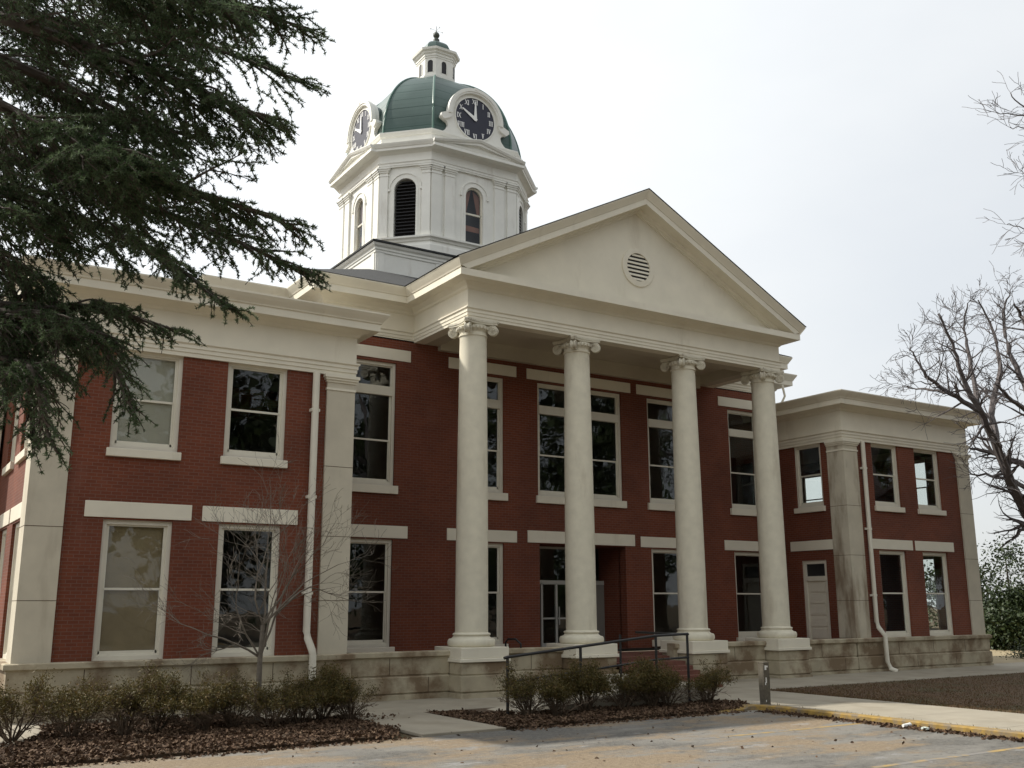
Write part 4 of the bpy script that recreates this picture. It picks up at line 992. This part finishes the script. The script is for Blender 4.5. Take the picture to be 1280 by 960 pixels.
# ---------------- bushes
def mk_bush(seed, h, w, dens=1.0, bare=.0):
    rg = random.Random(seed); out = []; tips = []
    ob = bpy.data.objects.new('bush', None); COL.objects.link(ob); ob['_o'] = (0, 0, 0)
    for k in range(13):
        a = 2*math.pi*k/13+rg.random(); tl = rg.uniform(.15, .75); d = Vector((math.cos(a)*tl, math.sin(a)*tl, .9)).normalized()
        grow(rg, Vector((math.cos(a)*.08, math.sin(a)*.08, 0)), d, h*.48*rg.uniform(.7, 1.2), .026, 4, out, .12, .3, (1, 3), (18, 48), .62, .005, tips)
    mx_ = max(p.z for p in tips); mr = max(math.hypot(p.x, p.y) for p in tips); sx, sz = w/mr, h/mx_
    out = [[(Vector((p.x*sx, p.y*sx, p.z*sz)), r_) for p, r_ in pl_] for pl_ in out]; tips = [Vector((p.x*sx, p.y*sx, p.z*sz)) for p in tips]
    skel_mesh(out, 4).build('stem', TWIG, ob)
    tp_ = [p for p in tips if p.z > h*.4 and rg.random() > bare*(1.2-p.z/h)]
    leaf_mesh('foliage', [tuple(p) for p in tp_], .068, BUSHM, ob, seed, k=max(3, int(9*dens)), aspect=.36, spread=.085, droop=-.5)
    return ob
bp = [mk_bush(1, 1.62, 1.15, .62, .2), mk_bush(2, 1.55, 1.1, .6, .3), mk_bush(3, 1.5, 1.35, .3, .5), mk_bush(4, 1.68, 1.1, .4, .4)]
spots_l = [(-10.6, -4.3, 1.1, 2), (-9.3, -4.6, 1.0, 2), (-8.1, -4.9, 1.08, 3), (-7.2, -4.5, .96, 0), (-6.2, -5.1, 1.0, 1), (-5.3, -4.7, .92, 3), (-4.4, -5.3, .9, 2), (-3.5, -5.0, .95, 1), (-2.75, -4.7, 1.0, 0), (-2.05, -5.1, .93, 3)]
spots_r = [(2.75, -6.95, .95, 3), (3.6, -7.2, .98, 1), (4.8, -7.0, 1.02, 0), (6.3, -6.9, 1.0, 1), (7.4, -7.0, 1.0, 0), (8.15, -6.85, .9, 3), (9.7, -7.05, .93, 1)]
lab_l = ['sparse low spreading bush at the far left corner of the left wing', 'thin straggly bush with bare stems, second from the left end of the hedge', 'upright open bush under the window with the brown shade', 'dense olive bush right of the open one, left of the leafless tree', 'full bush in the middle of the left row, left of the leafless tree', 'open-stemmed bush touching the leafless tree from its left', 'thin twiggy bush at the very foot of the leafless tree', 'bush directly right of the leafless tree trunk', 'dense bush between the tree and the end of the left row', 'last bush of the left row, beside the concrete path']
lab_r = ['loose straggly bush at the foot of the first ramp rail post', 'bush second from the left before the ramp railing', 'dense round bush under the second ramp rail post', 'bush in the middle of the row before the ramp', 'dense bush left of the ramp landing', 'open bush under the last ramp rail post', 'round clipped bush standing alone nearest the wooden post']
used = set(); rg = random.Random(8)
for lst, labs, grp in ((spots_l, lab_l, 'bushes along the left wing'), (spots_r, lab_r, 'bushes in front of the entrance ramp')):
    for (x, y, s_, k), lb in zip(lst, labs):
        o = bp[k] if k not in used else copy_tree(bp[k]); used.add(k)
        o.location = Vector((x, y, GZ+.04))*S; o.scale = (s_*1.06, s_*1.06, s_*.97); o.rotation_euler = (0, 0, rg.uniform(0, 6.28)); tag(o, lb, 'bush', grp)

# ---------------- leaf litter and grass blades
rs = np.random.RandomState(2)
def inpoly(P, poly):
    x, y = P[:, 0], P[:, 1]; ins = np.zeros(len(P), bool); n = len(poly)
    for i in range(n):
        x0, y0 = poly[i]; x1, y1 = poly[(i+1) % n]
        c = ((y0 > y) != (y1 > y)) & (x < (x1-x0)*(y-y0)/(y1-y0+1e-9)+x0); ins ^= c
    return ins
pts = []
for poly, n in (([(-13, -8.75), (-12, -5.6), (-10.6, -5.2), (-9.9, -3.95), (-9.5, -1.5), (-4.6, -1.4), (-3.6, -3.95), (-1.8, -3.95), (-1.7, -7.5), (-2.4, -8.85)], 22000), ([(.75, -8.9), (.8, -4.2), (3, -6.2), (11.2, -6.6), (10.4, -8.4), (9.2, -8.8)], 12000)):
    a = np.array(poly); P = np.c_[rs.uniform(a[:, 0].min(), a[:, 0].max(), n*2), rs.uniform(a[:, 1].min(), a[:, 1].max(), n*2)]; P = P[inpoly(P, poly)][:n]; pts.append(P)
P = np.c_[10.12-np.abs(rs.normal(0, .24, 3600)), rs.uniform(-22, -9.3, 3600)]; pts.append(P)
P = np.c_[rs.uniform(-6, 10, 110), rs.uniform(-17, -8.9, 110)]; pts.append(P)
P = np.c_[rs.uniform(-13, 9.5, 1500), -8.95-np.abs(rs.normal(0, .16, 1500))]; pts.append(P[(P[:, 0] < -2.2) | (P[:, 0] > .8)])
P = np.c_[rs.normal(-2.0, .9, 500), rs.normal(-4.6, .5, 500)]; pts.append(P[P[:, 0] < -.3])
P = np.concatenate(pts); z = GZ+.06+.05*np.sin(P[:, 0]*3)*np.sin(P[:, 1]*4)+rs.uniform(0, .05, len(P)); z[P[:, 1] < -8.95] = GZ+.012
lf = leaf_mesh('fallen_leaves', np.c_[P, z], .10, LEAF, None, 6, aspect=.7, flat=True, kind='stuff')
tag(lf, 'brown fallen leaves covering the planting beds', 'leaves')
n = 52000; P = np.c_[15.1+rs.uniform(0, 1, n)**1.7*26, -4.3-rs.uniform(0, 1, n)*14]; z = np.full(n, GZ+.055)
gr = leaf_mesh('grass', np.c_[P, z], .075, m_leafy('grass_blades', [(.3, (.07, .040, .019)), (.52, (.135, .080, .038)), (.7, (.085, .078, .028))], 5), None, 9, aspect=.22, droop=-1.2, kind='stuff'); tag(gr, 'short winter-brown grass of the lawn', 'grass')
P = np.c_[rs.uniform(10.55, 10.8, 500), rs.uniform(-22, -9, 500)]; 
g2 = leaf_mesh('kerb_weeds', np.c_[P, np.full(500, GZ+.06)], .12, BUSHM, None, 12, aspect=.15, droop=-1, kind='stuff'); tag(g2, 'thin weeds growing in the gap behind the kerb', 'weeds')

# ---------------- big bare tree at the right
def guided(name, label, base, limbs, seed, mat, depth=5, side_r=.5, twig=.9, trunk_r=.6, minr=.012, group=None):
    rg = random.Random(seed); o = empty(name, base, label, 'tree', group); out = []; tkp = limbs[0]
    tm = MB(); tm.tube([a for a, _ in tkp], [b for _, b in tkp], 14); tm.build('trunk', mat, o, smooth=60)
    for lb in limbs[1:]:
        P = [Vector(a) for a, _ in lb]; C_ = catmull(P, 5); rr_ = np.interp(np.linspace(0, len(lb)-1, len(C_)), range(len(lb)), [b for _, b in lb])
        C_ = [c+Vector((rg.gauss(0, .04), rg.gauss(0, .04), rg.gauss(0, .04)))*twig for c in C_]; out.append(list(zip(C_, rr_)))
        n = len(C_); side = 1
        for i in range(3, n):
            if rg.random() < .35: continue
            for rep in range(2 if rg.random() < .4 else 1):
                side = -side; pd = (C_[i]-C_[i-1]).normalized(); ax = pd.cross(Vector((rg.gauss(0, 1), rg.gauss(0, 1), rg.gauss(0, 1)))).normalized()
                nd = Matrix.Rotation(R(rg.uniform(30, 75)), 3, ax) @ pd
                grow(rg, C_[i], nd, twig*rg.uniform(.8, 1.8)*(1.2-.5*i/n), max(minr, rr_[i]*.42), depth-(1 if rep else 0), out, .06, .3, (1, 2), (22, 55), .76, minr)
    skel_mesh(out, 5).build('branch', mat, o); return o
D = 50
bt = at(1345, 700, 50); tb = Vector((bt.x, bt.y, GZ))
def A(u, v, dd=0): return at(u, v, D+dd)
limbs = [
 [(tb, .95), (tb+Vector((0, 0, 3)), .75), (A(1335, 620), .65), (A(1320, 560), .5), (A(1330, 440, 1), .3), (A(1345, 300, 2), .15)],
 [(A(1330, 690), .34), (A(1282, 640), .27), (A(1247, 560, -1), .21), (A(1224, 512, -2), .16), (A(1203, 470, -2), .11), (A(1190, 430, -2), .075), (A(1172, 393, -2), .05)],
 [(A(1224, 514, -2), .14), (A(1188, 492, -2), .11), (A(1158, 470, -3), .08), (A(1146, 450, -3), .05), (A(1138, 436, -3), .03)],
 [(A(1190, 492, -2), .07), (A(1160, 487, -1), .06), (A(1142, 486, 0), .035), (A(1128, 482, 0), .02)],
 [(A(1325, 600), .25), (A(1275, 580, 2), .18), (A(1240, 566, 3), .12), (A(1212, 560, 3), .06)],
 [(A(1325, 640), .2), (A(1275, 605, 1), .12), (A(1245, 596, 2), .08), (A(1214, 592, 3), .04)],
 [(A(1247, 560, -1), .2), (A(1240, 510, 1), .16), (A(1250, 460, 2), .12), (A(1240, 410, 3), .07), (A(1222, 375, 3), .03)],
 [(A(1320, 560), .25), (A(1285, 490, 2), .18), (A(1262, 440, 3), .12), (A(1255, 395, 4), .07), (A(1262, 365, 4), .03)],
 [(A(1224, 512, -2), .14), (A(1212, 450, 0), .1), (A(1205, 410, 1), .06), (A(1210, 380, 1), .03)],
 [(A(1282, 640), .18), (A(1262, 600, -2), .13), (A(1250, 560, -3), .09), (A(1220, 545, -4), .04)],
 [(A(1320, 560), .2), (A(1290, 520, -3), .14), (A(1265, 500, -4), .1), (A(1245, 480, -5), .05)],
 [(A(1335, 500), .2), (A(1300, 440, -2), .14), (A(1280, 400, -3), .1), (A(1268, 380, -4), .04)],
 [(A(1335, 600), .2), (A(1380, 520), .15), (A(1430, 440), .1), (A(1450, 380), .05)],
 [(A(1340, 500), .2), (A(1390, 420, 3), .15), (A(1400, 340, 5), .1), (A(1420, 280, 6), .05)],
]
guided('bare_tree', 'large leafless spreading tree at the right edge beside the right wing', tb, limbs, 21, BARKP, depth=3, twig=.72, minr=.0105)
# nearer bare tree whose twigs enter at the upper right
D = 26; bt = at(1560, 700, 26); tb = Vector((bt.x, bt.y, GZ))
limbs = [[(tb, .5), (tb+Vector((0, 0, 3)), .4), (A(1540, 400), .34), (A(1530, 250), .25), (A(1535, 120), .15), (A(1550, -60), .06)],
 [(A(1535, 330), .14), (A(1430, 240), .09), (A(1350, 175), .05), (A(1290, 140), .022), (A(1262, 118), .012)],
 [(A(1430, 240), .05), (A(1350, 190), .03), (A(1290, 150), .018), (A(1244, 141), .01)],
 [(A(1535, 380), .12), (A(1430, 300), .07), (A(1350, 210), .035), (A(1295, 165), .016), (A(1262, 160), .01)],
 [(A(1535, 440), .12), (A(1430, 360), .06), (A(1340, 310), .03), (A(1290, 290), .015), (A(1258, 280), .01)],
 [(A(1430, 330), .05), (A(1340, 275), .02), (A(1290, 225), .012), (A(1276, 213), .009)]]
guided('bare_tree', 'leafless tree outside the frame whose thin twigs enter at the upper right', tb, limbs, 5, BARKP, depth=2, twig=.42, minr=.006)

# ---------------- leafy trees: right background and across the street behind the viewpoint
def leafy(name, label, x, y, h, w, seed, n=5000, size=.35, group=None, trunk_h=.25, mat=None, cone=False):
    rs = np.random.RandomState(seed); o = empty(name, (x, y, GZ), label, 'tree', group)
    t = MB(); t.tube([(x, y, GZ-.1), (x+.05, y, GZ+h*.3), (x, y+.05, GZ+h*.9)], [h*.03, h*.022, h*.004], 8)
    for k in range(9):
        a = rs.uniform(0, 6.28); z = GZ+h*rs.uniform(trunk_h, .7); t.tube([(x, y, z), (x+math.cos(a)*w*.3, y+math.sin(a)*w*.3, z+h*.08), (x+math.cos(a)*w*.42, y+math.sin(a)*w*.42, z+h*.16)], [h*.01, h*.006, h*.002], 5)
    t.build('trunk', BARK, o, smooth=60)
    P = []
    nc = 46
    for k in range(nc):
        u = rs.uniform(trunk_h, 1.0)
        env = (1-u)**.7*1.15 if cone else math.sin(math.pi*min(1, (u-trunk_h)/(1.03-trunk_h))**.75)
        rr_ = w*.5*max(.12, env)*rs.uniform(.45, 1.0); a = rs.uniform(0, 6.28); c_ = np.array([x+rr_*math.cos(a), y+rr_*math.sin(a), GZ+h*u])
        s_ = w*rs.uniform(.06, .13); P.append(c_+rs.normal(0, 1, (n//nc, 3))*np.array([s_, s_, s_*.75]))
    leaf_mesh('crown', np.concatenate(P), size, mat or TREEG, o, seed+1, aspect=.5, origin=(x, y, GZ)); return o
leafy('evergreen_tree', 'dense glossy evergreen tree beyond the right wing at the right edge', 57.3, 2.4, 8.2, 6.6, 31, 60000, .34, trunk_h=.0, cone=True)
leafy('evergreen_tree', 'broad low dark evergreen just right of the right wing, before the low white building', 57.5, 10.5, 3.2, 8.5, 33, 40000, .32, trunk_h=.0)
for i, (x, y, h, w) in enumerate(((78, 30, 8, 9), (92, 22, 9, 11), (86, 44, 8, 9), (104, 40, 10, 12), (112, 20, 10, 12))):
    leafy('distant_tree', ['rounded dark tree just right of the wing on the skyline', 'broad tree right of the low white building far off', 'low dark tree furthest back behind the wing', 'wide skyline tree at the far right', 'tall skyline tree beyond the right frame edge'][i], x, y, h, w, 50+i, 4000, .4, 'trees on the right skyline', .08)
P = np.random.RandomState(3); q = P.normal(0, 1, (9000, 3))*np.array([2.6, 1.0, .55])+np.array([50, 0, 0]); 
hd = leaf_mesh('hedge', [(47+a*1.5, 3.0+b*.5, GZ+.1+abs(c)*.42) for a, b, c in (P.normal(0, 1, (6000, 3)))], .12, TREEG, None, 44, aspect=.5); 
sb = empty('low_shrub', (47, 3.0, GZ), 'dark low rounded shrub on the tan bank right of the right wing', 'shrub'); hd.parent = sb; hd.name = 'foliage'; hd.location = -Vector((47, 3.0, GZ))*S
g = MB(); g.vprism([(37.5, .2), (75, -4), (90, 30), (41, 14)], GZ-.03, GZ+.05); tag(g.build('verge', TAN), kind='structure')
q = MB(); q.box(44.5, 60, -1.2, -1.0, GZ, GZ+.5); 
# low white building with yellow posts
lb = empty('low_building', (95, 30, GZ), 'low flat-roofed white and yellow building far away at the right', 'building')
q = MB(); q.box(84, 112, 25, 25.6, GZ, GZ+2.6); q.build('wall', FARW, lb); q = MB(); q.box(82, 114, 22, 34, GZ+2.7, GZ+3.0); q.build('roof', FARW, lb)
for k in range(8):
    q = MB(); q.box(83+k*3.4, 83.5+k*3.4, 22.4, 22.9, GZ, GZ+2.7); q.build('post', FARY, lb)
for k in range(4):
    q = MB(); q.tube([(58+i*3.0, 12-i*4.2, 7.6-k*1.45+.02*(i-5)**2) for i in range(11)], .02, 4)
    tag(q.build('power_line', IRON), ['topmost of the four power lines at the right edge', 'second power line from the top at the right edge', 'third power line from the top at the right edge', 'lowest of the four power lines at the right edge'][k], 'cable', 'power lines at the right edge')
# street trees opposite the courthouse (they show as reflections in the panes)
rs2 = np.random.RandomState(77)
tl = ['first of the street trees, far left', 'slim street tree near the left end', 'round street tree opposite the left end', 'tall street tree opposite the left wing', 'broad evergreen opposite the left wing', 'dark evergreen opposite the portico', 'narrow evergreen opposite the portico', 'large tree opposite the entrance', 'spreading tree opposite the right wing', 'dense tree opposite the right wing corner', 'tall dark tree opposite the lawn', 'street tree beyond the lawn', 'bushy tree well beyond the lawn', 'last street tree far to the right']
for i in range(13):
    leafy('street_tree', tl[i]+', across the street', -28+i*12+rs2.uniform(-2, 2), -50-rs2.uniform(0, 9), rs2.uniform(26, 36), rs2.uniform(13, 17), 90+i, 5600, 1.0, 'trees across the street', .12)
for o in bpy.data.objects:
    if '_o' in o: del o['_o']
